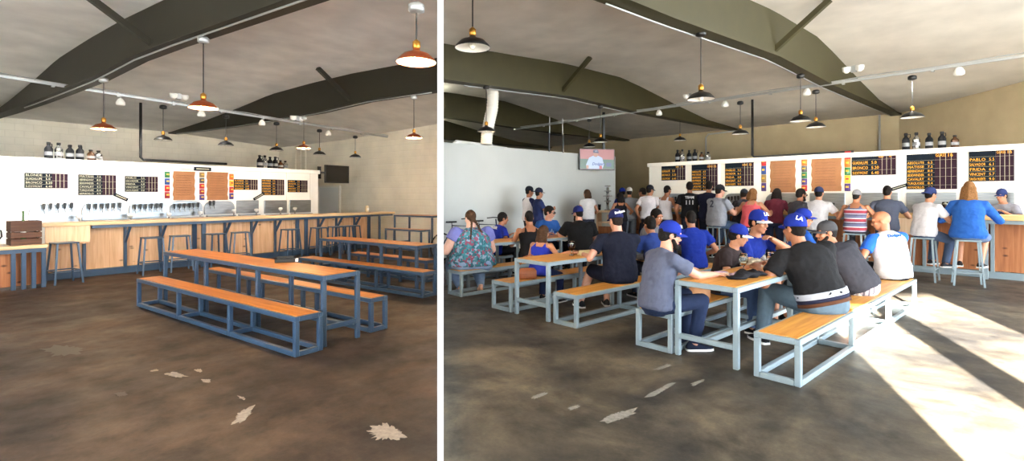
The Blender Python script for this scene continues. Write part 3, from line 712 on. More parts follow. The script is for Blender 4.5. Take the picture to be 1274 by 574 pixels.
for u, v, lb in ((98, 276, 'at the end of the five tap panel'), (163, 272, 'between the second and third tap panels'), (210, 269.5, 'before the six taps under brown paper'), (249, 266.5, 'beside the two tap panel'), (291, 264, 'left of the plain bright splash panel'), (319, 263, 'right of the plain bright splash panel'), (349, 261.5, 'before the middle plain splash panel'), (367, 261, 'before the last plain splash panel')):
    s, _, z = on_t('L', u, v, 14.2); o = thing('glass_rinser', 'small chrome rinser %s, empty room' % lb, 'rinser', 'L', (s, 14.2, 1.0)); hz = max(.12, z-1.0)
    put('stem', MB().lathe([(.05, 0), (.05, .02), (.018, .04), (.018, hz)], 12), M['chrome'], o, True)
    put('head', MB().lathe([(.02, hz-.02), (.055, hz+.02), (.055, hz+.06), (.03, hz+.075)], 14), M['spot_w'], o, True)
for u0, u1, tps, lb in ((826, 858, (838, 842, 846), 'steel tap panel behind the men standing at the bar'), (902, 941, (908, 912, 916, 920, 924, 929), 'steel panel of taps right of the man in grey at the bar'), (953, 1003, (), 'steel splash panel behind the dark haired woman'), (1008, 1052, (), 'steel splash panel behind the man in white tee'), (1062, 1118, (), 'steel splash panel behind the striped tank top'), (1128, 1190, (), 'steel splash panel behind the man in the backwards cap'), (1197, 1262, (), 'steel splash panel behind the blonde woman')):
    vt = 241-(u0-826)*.004; tap_panel('R', 15, u0, u1, vt, 262 if u0 < 1000 else 266, tps, lb, 251, u0 < 1000)

# ================================================================== BOTTLES ON THE LEDGES
def growler(kind, h):
    m = M['growler_black'] if kind in ('black', 'dark') else M['chrome'] if kind == 'silver' else M['amber']
    o = thing('growler', '', 'bottle', 'L', (0, 0, 0)); w = .075
    put('body', MB().lathe([(w*.9, 0), (w, .01), (w, h*.58), (w*.8, h*.68), (w*.42, h*.78), (w*.4, h*.86)], 18), m, o, True)
    put('lid', MB().lathe([(w*.48, h*.86), (w*.5, h*.97), (w*.4, h)], 16), M['blackmat'], o, True)
    put('paper_label', MB().lathe([(w*1.012, h*.2), (w*1.012, h*.42)], 18, cap=False), M['label_grey'], o, True)
    if kind == 'black': put('handle', MB().tube([(w*.5, 0, h*.9), (w*1.1, 0, h*.92), (w*1.15, 0, h*.76), (w*.8, 0, h*.68)], .009), M['blackmat'], o, True)
    return o
M['amber'] = mat('brown bottle glass', rgb(70, 42, 22), .15); M['label_grey'] = mat('grey bottle label', rgb(120, 122, 124), .6)
def bottle_row(room, tw, z, items, where):
    for u, kind, h, rank in items:
        s = on_t(room, u, 195, tw)[0]; o = growler(kind, h); o.location = W(room, s, tw, z); o.rotation_euler = (0, 0, YAW[room]+random.uniform(-1, 1))
        o['label'] = '%s growler bottle, %s' % (kind, rank+' '+where); o['group'] = 'growlers '+where
K = [('black', .36, 'first from the left'), ('silver', .36, 'second from the left'), ('dark', .33, 'third from the left'), ('black', .34, 'fourth from the left'), ('amber', .25, 'short fifth'), ('silver', .24, 'small last one')]
def row(us, sc=1): return [(u, k, h*sc, r) for u, (k, h, r) in zip(us, K)]
bottle_row('L', 14.62, 2.42, row((60.5, 73, 87, 99.5, 113, 122.5)), 'on the bright ledge end, empty room')
bottle_row('L', 14.62, 2.42, row((323, 329.5, 336, 342.5, 349, 355), 1.05), 'on the far ledge group, empty room')
bottle_row('R', 15.1, 2.70, row((843, 849, 857.5, 864.5, 873, 881), 1.12), 'on the ledge above the standing men')
bottle_row('R', 15.1, 2.70, row((1127, 1140, 1156, 1172, 1188), 1.12), 'on the ledge above the largest board')

# ================================================================== PENDANT LAMPS
def pendant(room, p, z_can, z_sh, w, on, label, parent_room=None):
    """p: (s,t); shade rim height z_sh, rim width w, canopy height z_can"""
    o = thing('pendant_lamp', label, 'lamp', room, (p[0], p[1], z_sh)); r = w/2; sh = M['copper'] if on else M['black']
    put('lamp_shade', MB().lathe([(r, 0), (r*1.0, .008), (r*.93, .03), (r*.66, r*.42), (r*.3, r*.55), (r*.18, r*.62), (r*.16, r*.75)], 24, cap=False).lathe([(r*.155, r*.73), (r*.17, r*.60), (r*.28, r*.53), (r*.64, r*.40), (r*.92, .02), (r, 0)], 24, cap=False), sh, o, True)
    put('lining', MB().lathe([(r*.985, .004), (r*.9, .022), (r*.63, r*.38), (r*.27, r*.50), (.01, r*.52)], 24, cap=False), M['lamp_in'], o, True)
    put('socket', MB().lathe([(r*.17, r*.68), (r*.2, r*.8), (r*.2, r*1.05), (r*.12, r*1.12), (.006, r*1.2)], 14), M['brass'], o, True)
    put('bulb', MB().ell((0, 0, r*.16), (r*.2, r*.2, r*.24)), M['bulb_on' if on else 'bulb_off'], o, True)
    L = z_can-z_sh
    put('cord', MB().tube([(0, 0, r*1.15), (0, 0, L-.03)], .008, 6), M['black'], o)
    put('ceiling_canopy', MB().lathe([(.045, L-.09), (.075, L-.075), (.075, L-.02), (.05, L)], 14), M['black' if not on else 'galv'], o, True)
    if on:
        ld = bpy.data.lights.new('bulb_glow', 'POINT'); ld.energy = 26; ld.color = (1, .66, .36); ld.shadow_soft_size = .04
        lo = bpy.data.objects.new('bulb_glow', ld); COL.objects.link(lo); lo.parent = o; lo.location = (0, 0, -.03)
def pend_s(room, s, u, vc, vs, w, on, label, canz=None):
    _, t, zc = on_s(room, u, vc, s); _, _, zs = on_s(room, u, vs, s); pendant(room, (s, t), canz or zc, zs, w, on, label)
def pend_t(room, t, u, vc, vs, w, on, label):
    s, _, zc = on_t(room, u, vc, t); _, _, zs = on_t(room, u, vs, t); pendant(room, (s, t), zc, zs, w, on, label)
pend_s('L', 3.3, 129, 97, 161, .38, True, 'lit copper lamp hanging in front of the boards at the bright end')
pend_s('L', 3.3, 253, 46, 135, .37, True, 'lit copper lamp hanging highest over the middle of the empty room')
pend_s('L', 3.3, 518, 4, 78, .36, True, 'big lit copper lamp hanging nearest, by the divider')
pend_s('L', 8.0, 378, 145, 185, .36, True, 'small lit copper lamp hanging in front of the track end, empty room')
pend_s('L', 8.0, 515, 119, 172, .36, True, 'lit copper lamp hanging before the cream block wall')
TL = 13.45
for u, vc, vs, lb in ((203, 131, 174.5, 'black lamp on the track above the five row board, empty room'), (281, 143, 181, 'black lamp on the track above the second brown sheet, empty room'), (344, 152, 187.5, 'black lamp on the track just left of the small lit copper lamp'), (397.5, 161, 192.5, 'black lamp on the track above the black television'), (442, 169, 196, 'last black lamp, at the far end of the track, empty room')):
    pend_t('L', TL, u, vc, vs, .36, False, lb)
pend_s('R', -3.75, 872, 38, 124, .40, False, 'black lamp on a long cord over the crowded tables, before the near beam')
pend_s('R', -3.75, 996, 92, 151, .40, False, 'black lamp hung from the end of the lighter olive beam')
pend_s('R', -8.77, 605, 106, 164, .40, False, 'black lamp beside the pale hanging duct')
pend_s('R', -8.77, 747, 131, 177, .40, False, 'black lamp just above the lit television')
pend_s('R', -8.77, 846, 138, 175, .40, False, 'small black lamp over the first group of bottles, crowded room')
TR = 12.75
for u, vc, vs, lb in ((921, 126, 167, 'black lamp on the track over the man in grey at the bar'), (1015, 112, 158.5, 'black lamp on the track over the wider brown sheet'), (1135, 94, 146.5, 'black lamp on the track over the second group of bottles'), (733, 148, 183, 'black lamp on the track behind the television, crowded room')):
    pend_t('R', TR if u != 733 else 12.75, u, vc, vs, .40, False, lb)
P = on_y('R', 588, 60, 5.5); pendant('R', P[:2], 4.70, P[2], .385, False, 'big black lamp hanging nearest in the crowded room')

# ================================================================== LIGHT TRACKS, CONDUITS, PIPES
def track(room, t, pts, label, spots, where):
    a = [on_t(room, u, v, t) for u, v in pts]
    o = thing('light_track', label, 'conduit', room, (0, 0, 0))
    put('rail', MB().bar(a[0], a[-1], .05, .05), M['galv'], o)
    A, B = Vector(a[0]), Vector(a[-1])
    put('cable', MB().tube([A+(B-A)*f+Vector((0, -.04, .04+.012*math.sin(f*40))) for f in [i/30 for i in range(31)]], .012, 6), M['galv'], o)
    for f in [i/9 for i in range(1, 9)]:
        p = A+(B-A)*f; put('clamp', MB().box(p+Vector((0, 0, -.01)), (.05, .07, .09)), M['galv'], o)
    for i, (u, v) in enumerate(spots):
        s, _, z = on_t(room, u, v, t); q = thing('track_spotlight', 'small white %s spotlight on the track %s' % (['first', 'second', 'third', 'fourth', 'fifth'][i], where), 'spotlight', room, (s, t, z), group='spotlights on the track '+where)
        zr = np.interp(s, sorted([A.x, B.x]), [p.z for p in sorted([A, B], key=lambda p: p.x)])-z
        put('stem', MB().tube([(0, 0, .04), (0, 0, max(.06, zr-.02))], .012, 6), M['galv'], q)
        put('head', MB().lathe([(.02, .07), (.05, .05), (.085, -.02), (.085, -.07), (.05, -.09)], 16), M['spot_w'], q, True)
track('L', TL, [(-30, 90), (482, 170.5)], 'galvanised light track crossing the empty room above the bar', [(150, 126.5), (250.5, 141), (326, 152.5), (408.5, 165.5)], 'in the empty room')
track('R', TR, [(640, 161), (1300, 66)], 'galvanised light track crossing the crowded room above the bar', [(820, 140), (902, 129), (1004, 114), (1193, 88)], 'in the crowded room')
def pipe(name, label, room, pts, r, m, cat='pipe'):
    return solo(name, MB().tube(pts, r, 10), m, label, cat, room, (0, 0, 0), smooth=True)
pL = [on_t('L', u, v, 14.75) for u, v in ((175, 128), (175, 197))]
pipe('drain_pipe', 'black pipe dropping to the ledge, empty room', 'L', [pL[0], (pL[1][0], 14.75, 2.56), (pL[1][0]+.06, 14.75, 2.50), (on_t('L', 282, 208, 14.75)[0], 14.75, 2.50)], .032, M['black'])
pR = [on_t('R', u, v, 15.3) for u, v in ((936, 124), (936, 190))]
pipe('drain_pipe', 'black pipe dropping to the ledge, crowded room', 'R', [pR[0], (pR[1][0], 15.3, 2.80), (pR[1][0]+.06, 15.3, 2.742), (on_t('R', 1062, 186, 15.3)[0], 15.3, 2.742)], .036, M['black'])
it = lambda pr, t: float(np.interp(t, *zip(*sorted(pr))))
def beam_conduit(room, s, lo, hi, prof, label):
    n = 30; pipe('conduit', label, room, [(s, lo+(hi-lo)*i/n, it(prof, lo+(hi-lo)*i/n)-.075) for i in range(n+1)], .014, M['galv'], 'conduit')
beam_conduit('L', 3.24, 2, 17, BL, 'thin conduit under the beam at the upper corner, empty room')
beam_conduit('L', 7.94, 7.8, 20.5, BL, 'thin conduit under the braced beam, empty room')
beam_conduit('R', -3.83, 5.0, 19, BR, 'thin conduit under the lighter olive beam')
beam_conduit('R', -8.85, 6.6, 13, BR, 'thin conduit under the broad dark beam')
for u, lb in ((367.5, 'thin wall conduit nearest the corner behind the menu wall, empty room'), (374, 'thicker wall conduit in the middle of three behind the menu wall'), (380, 'wall conduit nearest the television, behind the menu wall')):
    a = on_s('L', u, 182, 12.05); pipe('wall_conduit', lb, 'L', [(12.05, a[1], 2.0), (12.05, a[1], a[2]-.02)], .035, M['block_L'], 'conduit')
a = on_t('R', 1094, 134, 19.4); pipe('wall_conduit', 'vertical conduit on the beige wall below the beam end, crowded room', 'R', [(a[0], 19.42, a[2]-.05), (a[0], 19.42, 2.7)], .03, M['galv'], 'conduit')
a = on_t('R', 878, 168, 19.4); b = on_t('R', 915, 163, 19.4); pipe('wall_conduit', 'bent conduit on the beige wall behind the first bottles, crowded room', 'R', [(b[0], 19.42, b[2]), (a[0]+.1, 19.42, a[2]+.02), (a[0], 19.42, a[2]-.1), (a[0], 19.42, 2.7)], .03, M['galv'], 'conduit')
a = [on_t('L', u, v, 19.0) for u, v in ((237, 115), (237, 139), (246, 149), (301, 158))]
pipe('conduit', 'thin bent conduit hanging beside the ceiling floodlight, empty room', 'L', a, .02, M['galv'], 'conduit')
# floodlights near the beams
def flood(room, p, label):
    o = thing('floodlight', label, 'floodlight', room, p)
    put('bracket', MB().b2((-.05, -.05, -.03), (.05, .05, .1)), M['galv'], o)
    for sg in (-1, 1): put('lamp_head', MB().lathe([(.03, -.06), (.075, -.02), (.085, .06)], 14, (sg*.12, -.04, .02)), M['spot_w'], o, True)
flood('L', on_t('L', 222, 122, 13.4), 'twin emergency floodlight on the track beside the highest lit lamp')
flood('L', on_s('L', 369, 149, 7.85), 'twin emergency floodlight below the braced beam, empty room')
flood('R', on_t('R', 860, 121, 12.7), 'twin emergency floodlight behind the long corded lamp, crowded room')
flood('R', on_t('R', 1062, 88, 12.7), 'twin emergency floodlight where the lighter beam meets the track')
# ceiling vent, left room
s, t, z = on_z('L', 499, 127, 4.05)
zz = float(np.interp(s, [8.0, 12.3], [it(PA, t), it(PB, t)]))
o = thing('ceiling_vent', 'square white air vent in the ceiling beyond the braced beam', 'vent', 'L', (s, t, zz-.04))
put('frame', MB().b2((-.32, -.32, -.02), (.32, -.26, .02)).b2((-.32, .26, -.02), (.32, .32, .02)).b2((-.32, -.26, -.02), (-.26, .26, .02)).b2((.26, -.26, -.02), (.32, .26, .02)), M['white'], o)
for i in range(4): put('louvre', MB().box((0, -.19+.125*i, .0), (.52, .10, .008), Matrix.Rotation(.6, 3, 'X')), M['spot_w'], o)
# pale flexible duct, right room
a = [on_s('R', u, v, -9.3) for u, v in ((612, 104), (613.5, 118), (612.5, 135), (609, 150), (606, 166), (605, 180))]
pts = [Vector(p) for p in a]; fine = []
for i in range(len(pts)-1):
    for k in range(10): fine.append(pts[i].lerp(pts[i+1], k/10))
fine.append(pts[-1])
solo('flexible_duct', MB().tube(fine, [.13+.012*(i % 2) for i in range(len(fine))], 16), mat('pale duct foil', rgb(212, 208, 198), .5), 'pale flexible duct hanging over the grey wall', 'duct', 'R', (0, 0, 0), smooth=True)
a = [on_s('R', u, v, -11.8) for u, v in ((556, 188), (568, 177), (600, 181), (630, 186))]
pipe('flexible_duct', 'thin pale duct lying along the top of the grey wall', 'R', a, .07, M['spot_w'], 'duct')
o = thing('hanging_frame', 'thin black rectangular frame hanging above the grey wall', 'frame', 'R', on_s('R', 692, 168, -11.0))
put('bars', MB().tube([(0, -.32, 0), (0, -.32, -.55)], .025).tube([(0, .32, 0), (0, .32, -.55)], .025).tube([(0, -.32, 0), (0, .32, 0)], .025), M['black'], o)
put('hanger_rod', MB().tube([(0, -.3, 0), (0, -.3, .55)], .012).tube([(0, .3, 0), (0, .3, .55)], .012), M['galv'], o)

# ================================================================== TELEVISIONS
def tv(room, loc, rot, w, h, on, label, mount):
    o = thing('television', label, 'television', room, loc, rot)
    put('casing', MB().b2((-w/2, .012, -h/2), (w/2, .07, h/2)).b2((-w/2+.1, .06, -h/2+.1), (w/2-.1, .12, h/2-.1)), M['black'], o, bevel=.008)
    fr = MB().b2((-w/2, -.002, -h/2), (w/2, .012, -h/2+.03)).b2((-w/2, -.002, h/2-.02), (w/2, .012, h/2)).b2((-w/2, -.002, -h/2+.03), (-w/2+.02, .012, h/2-.02)).b2((w/2-.02, -.002, -h/2+.03), (w/2, .012, h/2-.02))
    put('bezel', fr, M['black'], o)
    scr = put('screen', MB().b2((-w/2+.02, .002, -h/2+.03), (w/2-.02, .012, h/2-.02)), M['screen_off'] if not on else None, o)
    mount(o); return o, scr
def arm_mount(o): put('wall_arm', MB().bar((0, .12, .05), (-.35, .45, .05), .06, .06).box((-.35, .45, .05), (.12, .04, .4)), M['black'], o)
s, t, z = on_t('L', 420, 217, 14.3)
tv('L', (s, t, z), .12, .98*1.0, .575, False, 'black television switched off at the end of the white menu wall', arm_mount)
ts_, tt_, tz_ = on_s('R', 743, 198.5, -10.6)
def pole_mount(o): put('ceiling_pole', MB().box((.32, .2, .75), (.07, .07, 1.7)).bar((0, .1, .1), (.32, .2, .1), .06, .06), M['black'], o)
otv, scr = tv('R', (ts_, tt_, tz_), math.radians(62), 1.24, .70, True, 'television showing a ball player in front of the grey wall', pole_mount)
def em(name, c, e=.2): return mat(name, (0, 0, 0, 1), .3, emit=rgb(*c), estr=e)
w, h = 1.2, .65; Y = -.0005
def flat(name, poly, c, lay): put(name, MB().loft([[(x*w, Y-lay*.0008, z*h) for x, z in poly], [(x*w, Y-lay*.0008+.0006, z*h) for x, z in poly]]), em('screen '+name, c), scr)
scr.data.materials.append(em('screen red wall', (178, 92, 84)))
flat('picture_field', [(-.5, -.48), (.5, -.48), (.5, 0), (-.5, .02)], (44, 92, 52), 0)
flat('picture_shirt', [(-.28, -.48), (-.33, -.28), (-.24, .08), (-.13, .18), (.04, .18), (.15, .08), (.2, -.25), (.16, -.48)], (178, 196, 222), 1)
flat('picture_arm', [(-.33, -.3), (-.25, -.3), (-.25, -.46), (-.31, -.48)], (196, 140, 104), 2)
flat('picture_glove', [(.06, -.48), (.06, -.3), (.14, -.32), (.15, -.48)], (190, 40, 50), 2)
flat('picture_face', [(-.1, .15), (-.11, .36), (.02, .36), (.03, .2), (-.03, .12)], (186, 124, 96), 2)
flat('picture_cap', [(-.12, .33), (-.12, .46), (-.05, .5), (.02, .47), (.05, .32), (-.02, .32)], (22, 34, 84), 3)
flat('picture_inset', [(.27, -.36), (.42, -.36), (.42, -.16), (.27, -.16)], (50, 62, 120), 3)
put_text('Dodgers', .13, em('screen blue ink', (30, 60, 150)), scr, (-.19, -.006, -.19), name='picture_script', shear=.3, bold=.003, depth=.0005)
put_text('LA', .07, em('screen white ink', (230, 230, 240)), scr, (-.08, -.008, .255), name='picture_emblem', depth=.0005)

# ================================================================== THINGS IN THE LEFT ROOM
s, t, _ = on_z('L', 355, 327, HT)
o = thing('bottle_opener_set', 'dark box of cutlery lying on the front table in the empty room', 'box', 'L', (s, t, HT+.006), -.6)
put('tray', MB().b2((-.12, -.06, 0), (.12, .06, .045)), M['black'], o, bevel=.006); put('white_end', MB().b2((.121, -.05, .005), (.15, .05, .04)), M['white'], o)
put('lid_roll', MB().tube([(-.1, 0, .055), (.1, 0, .055)], .022, 10), M['blackmat'], o)
o.name = 'condiment_box'; o['label'] = 'dark condiment box with a white end lying on the front table'
s, t, _ = on_z('L', 459, 264, 1.1); o = thing('jar', 'small pale jar on the far end of the empty bar', 'jar', 'L', (s, t+.1, 1.1))
put('body', MB().lathe([(.055, 0), (.06, .02), (.06, .15), (.045, .18), (.05, .2)], 16), mat('pale jar', rgb(214, 196, 160), .4), o, True)
put('card', MB().box((0, -.062, .09), (.07, .004, .08)), M['white'], o)
# ================================================================== PEOPLE
SKIN = {n: mat('skin '+n, rgb(*c), .5, 0, .06, 30) for n, c in dict(fair=(194,140,116), warm=(174,120,90), tan=(154,101,72), olive=(150,100,72), brown=(130,84,60), pale=(208,162,142)).items()}
HAIRM = {n: mat('hair '+n, rgb(*c), .75, 0, .35, 60, .5, 90, spec=.12) for n, c in dict(black=(26,22,20), dark=(40,30,24), brown=(66,46,32), blond=(168,128,76), sandy=(122,86,52), buzz=(52,42,36)).items()}
CL = {}
def cloth(c, rough=.85):
    if c not in CL: CL[c] = mat('fabric %02x%02x%02x' % c, tuple(q*.78 for q in rgb(*c)[:3])+(1,), rough, 0, .07, 25, .25, 180, spec=.2)
    return CL[c]
def stripe_mat():
    m = mat('striped knit', rgb(120, 40, 50), .85); nt = m.node_tree; N = nt.nodes; b = N['Principled BSDF']
    tc = N.new('ShaderNodeTexCoord'); sp = N.new('ShaderNodeSeparateXYZ'); nt.links.new(tc.outputs['Object'], sp.inputs[0])
    mm = N.new('ShaderNodeMath'); mm.operation = 'MULTIPLY'; mm.inputs[1].default_value = 5.6; nt.links.new(sp.outputs[2], mm.inputs[0])
    fr = N.new('ShaderNodeMath'); fr.operation = 'FRACT'; nt.links.new(mm.outputs[0], fr.inputs[0])
    r = N.new('ShaderNodeValToRGB'); r.color_ramp.interpolation = 'CONSTANT'; el = r.color_ramp.elements
    el[0].position = 0; el[0].color = rgb(140,44,58); el[1].position = .32; el[1].color = rgb(196,196,204)
    for p, c in ((.42, rgb(86,92,120)), (.72, rgb(60,56,84)), (.86, rgb(186,186,196)), (.93, rgb(86,92,120))): e = el.new(p); e.color = c
    nt.links.new(fr.outputs[0], r.inputs['Fac']); nt.links.new(r.outputs['Color'], b.inputs['Base Color']); return m
def print_mat(name, cs, scale):
    m = mat(name, rgb(*cs[0]), .85); nt = m.node_tree; N = nt.nodes; b = N['Principled BSDF']
    tc = N.new('ShaderNodeTexCoord'); vo = N.new('ShaderNodeTexVoronoi'); vo.inputs['Scale'].default_value = scale; nt.links.new(tc.outputs['Object'], vo.inputs['Vector'])
    sp = N.new('ShaderNodeSeparateColor'); nt.links.new(vo.outputs['Color'], sp.inputs[0])
    r = N.new('ShaderNodeValToRGB'); r.color_ramp.interpolation = 'CONSTANT'; el = r.color_ramp.elements
    el[0].position = 0; el[0].color = rgb(*cs[0]); el[1].position = 1/len(cs); el[1].color = rgb(*cs[1])
    for i, c in enumerate(cs[2:]): e = el.new((i+2)/len(cs)); e.color = rgb(*c)
    nt.links.new(sp.outputs[0], r.inputs['Fac']); nt.links.new(r.outputs['Color'], b.inputs['Base Color']); return m
def plaid_mat():
    m = mat('white plaid', rgb(222,218,214), .85); nt = m.node_tree; N = nt.nodes; b = N['Principled BSDF']
    tc = N.new('ShaderNodeTexCoord'); sp = N.new('ShaderNodeSeparateXYZ'); nt.links.new(tc.outputs['Object'], sp.inputs[0]); out = []
    for ax in (0, 1):
        w = N.new('ShaderNodeMath'); w.operation = 'MULTIPLY'; w.inputs[1].default_value = 16; nt.links.new(sp.outputs[ax], w.inputs[0])
        f = N.new('ShaderNodeMath'); f.operation = 'FRACT'; nt.links.new(w.outputs[0], f.inputs[0])
        g = N.new('ShaderNodeMath'); g.operation = 'GREATER_THAN'; g.inputs[1].default_value = .62; nt.links.new(f.outputs[0], g.inputs[0]); out.append(g)
    a = N.new('ShaderNodeMath'); a.operation = 'ADD'; nt.links.new(out[0].outputs[0], a.inputs[0]); nt.links.new(out[1].outputs[0], a.inputs[1])
    r = N.new('ShaderNodeValToRGB'); el = r.color_ramp.elements; el[0].color = rgb(226,222,218); el[1].color = rgb(92,84,92); e = el.new(.5); e.color = rgb(160,150,152)
    d = N.new('ShaderNodeMath'); d.operation = 'DIVIDE'; d.inputs[1].default_value = 2; nt.links.new(a.outputs[0], d.inputs[0])
    nt.links.new(d.outputs[0], r.inputs['Fac']); nt.links.new(r.outputs['Color'], b.inputs['Base Color']); return m
CLOUD = bpy.data.textures.new('folds', 'CLOUDS'); CLOUD.noise_scale = .09; CLOUD.noise_depth = 2
STRAND = bpy.data.textures.new('strands', 'CLOUDS'); STRAND.noise_scale = .025
def voxel(mb, vs, it=2, disp=0, tex=None, fac=.5):
    me = mb.mesh('v'); o = bpy.data.objects.new('v', me); COL.objects.link(o)
    r = o.modifiers.new('r', 'REMESH'); r.mode = 'VOXEL'; r.voxel_size = vs; r.use_smooth_shade = True
    if it: q = o.modifiers.new('s', 'SMOOTH'); q.factor = fac; q.iterations = it
    if disp: d = o.modifiers.new('d', 'DISPLACE'); d.texture = tex or CLOUD; d.strength = disp; d.mid_level = .5; d.texture_coords = 'LOCAL'
    dg = bpy.context.evaluated_depsgraph_get(); out = bpy.data.meshes.new_from_object(o.evaluated_get(dg))
    bpy.data.objects.remove(o); bpy.data.meshes.remove(me); out.polygons.foreach_set('use_smooth', [True]*len(out.polygons)); return out
def ik(a, t, l1, l2, pole):
    d = t-a; L = d.length; mx = (l1+l2)*.985
    if L > mx: t = a+d*(mx/L); d = t-a; L = mx
    n = d/L; x = (l1*l1-l2*l2+L*L)/(2*L); h = math.sqrt(max(l1*l1-x*x, 0)); p = pole-n*pole.dot(n); p.normalize()
    return a+n*x+p*h, t
V = Vector
class Skel: pass
def skeleton(S, k):
    q = Skel(); q.k = k; rad = math.radians
    a, c, b = rad(S.get('lean', 8)), rad(S.get('bend', 8)), rad(S.get('side', 0)); tw = rad(S.get('twist', 0))
    seat = S.get('seat'); w = S.get('w', 1.0)*1.10
    q.hz = (seat+.088*k) if seat else .90*k
    dr = lambda a_: V((math.sin(b), math.sin(a_), math.cos(a_)*math.cos(b))).normalized()
    q.P = V((0, 0, q.hz)); d0, d1, d2 = dr(a*.35), dr(a), dr(a+c)
    q.M = q.P+d0*.12*k; q.C1 = q.M+d1*.18*k
    q.d2 = d2
    def path(f):
        f_ = f
        if f_ <= .12: return q.P+d0*f_*k
        if f_ <= .30: return q.M+d1*(f_-.12)*k
        return q.C1+d2*(f_-.30)*k
    q.path = path
    def frame(f):
        u = min(max((f-.05)/.35, 0), 1); X = V((math.cos(tw*u), math.sin(tw*u), 0)); D = (path(f+.02)-path(f-.02)).normalized()
        X = (X-D*X.dot(D)).normalized(); return X, D.cross(X), D
    q.frame = frame
    Xc, Yc, Zc = frame(.44); q.Xc, q.Yc = Xc, Yc
    q.sh = {s: path(.435)+Xc*(s*.165*w*k)-Yc*.005*k for s in (-1, 1)}
    q.arm = {}
    for s, nm in ((-1, 'lh'), (1, 'rh')):
        t = S.get(nm)
        if t is None: t = (s*.22, .02, -.5+(q.path(.435).z-q.hz)/k) if not seat else (s*.18, .30, .05)
        T = V((t[0]*k, t[1]*k, 0)); T.z = t[2] if S.get('absz') else q.hz+t[2]*k
        pole = V(S.get(nm+'_pole', (s*.55, -.45, -.75)))
        e, wr = ik(q.sh[s], T, .285*k, .25*k, pole); q.arm[s] = (q.sh[s], e, wr)
    q.hip = {s: q.P+V((s*.088*k*S.get('hips', 1), .0, -.012*k)) for s in (-1, 1)}; q.leg = {}
    for s, nm in ((-1, 'lf'), (1, 'rf')):
        t = S.get(nm)
        if t is None: t = (s*.11, .0, 0) if not seat else ((s*.14, .40, 0) if seat < .6 else (s*.12, .24, .30))
        A = V((t[0]*k, t[1]*k, t[2]+.075*k)); kn, A = ik(q.hip[s], A, .42*k, .41*k, V(S.get('knee', (s*.12, 1, .25)))); q.leg[s] = (q.hip[s], kn, A)
    hy, hp, hr = rad(S.get('hy', 0)), rad(S.get('hp', 8)), rad(S.get('hr', 0))
    q.HR = Matrix.Rotation(hy, 3, 'Z') @ Matrix.Rotation(-hp, 3, 'X') @ Matrix.Rotation(hr, 3, 'Y')
    up = (d2+V((0, 0, 1.3))).normalized()
    q.O = path(.535)+up*.134*k+q.HR @ V((0, .018*k, 0)); q.top = q.O+q.HR @ V((0, -.012*k, .125*k))
    return q
def solve(S):
    room = S['room']; rot = S['rot']; fixax, fv = S['fix']; k = S.get('k', 1.0); other = S.get('guess', 0); R_ = Matrix.Rotation(YAW[room]+rot, 3, 'Z')
    u, v = S['head']
    axis, val = fixax, fv
    cur = (on_s(room, u, 250, fv)[1] if axis == 's' else on_t(room, u, 250, fv)[0])
    for it in range(8):
        q = skeleton(S, k); base = W(room, *((val, cur) if axis == 's' else (cur, val)))
        top = base+R_ @ q.top; O = base+R_ @ q.O
        uu = PX0+FPX*O.x/O.y; ds = .01
        b2 = W(room, *((val, cur+ds) if axis == 's' else (cur+ds, val))); O2 = b2+R_ @ q.O
        du = (PX0+FPX*O2.x/O2.y-uu)/ds; cur += max(-.6, min(.6, (u-uu)/du))
        zt = EYE-(v-HY0)*top.y/FPX; z0 = S.get('seat') or 0
        if not S.get('lockk'): k = k*(zt-z0)/(top.z-z0); k = max(.72, min(1.22, k))
    S['solved'] = (round(k, 3), round(cur, 2)); return skeleton(S, k), k, (val, cur) if axis == 's' else (cur, val)
TOR = [(-.105,.100,.085),(-.07,.150,.108),(-.02,.172,.120),(.05,.170,.118),(.12,.160,.110),(.20,.152,.106),(.28,.160,.112),(.35,.170,.118),(.41,.172,.112),(.452,.158,.098),(.485,.126,.082),(.515,.086,.066),(.545,.056,.056),(.585,.052,.054)]
def torso_rings(q, S, f0, f1, grow, n=20, flare=0, wide_top=None):
    k = q.k; w, g, hp_ = S.get('w', 1)*1.10, S.get('g', 1)*1.05, S.get('hips', 1)*1.05; fs = [f for f, _, _ in TOR]; rings = []
    lv = sorted(set([f0, f1]+[f for f in fs if f0 < f < f1]+[(fs[i]+fs[i+1])/2 for i in range(len(fs)-1) if f0 < (fs[i]+fs[i+1])/2 < f1]))
    for f in lv:
        rx = float(np.interp(f, fs, [x for _, x, _ in TOR])); ry = float(np.interp(f, fs, [y for _, _, y in TOR]))
        gm = float(np.interp(f, [-.1, .0, .1, .3, .42, .5], [hp_, hp_, g, g*.5+w*.5, w, 1])); gy = float(np.interp(f, [-.1, 0, .1, .3, .42, .5], [hp_*.5+.5, 1, g, g*.6+.4, .5*g+.5, 1]))
        e = grow+flare*max(0, (.12-f)/.2)
        X, Y, Z = q.frame(f); c = q.path(f)+Y*(gy-1)*.05*k
        ring = []
        for j in range(n):
            t = 2*PI*j/n; cx, sy = math.cos(t), math.sin(t); cx = math.copysign(abs(cx)**.86, cx); sy = math.copysign(abs(sy)**.9, sy)
            ring.append(c+X*((rx*gm*k+e)*cx)+Y*((ry*gy*k+e)*sy))
        rings.append(ring)
    return rings
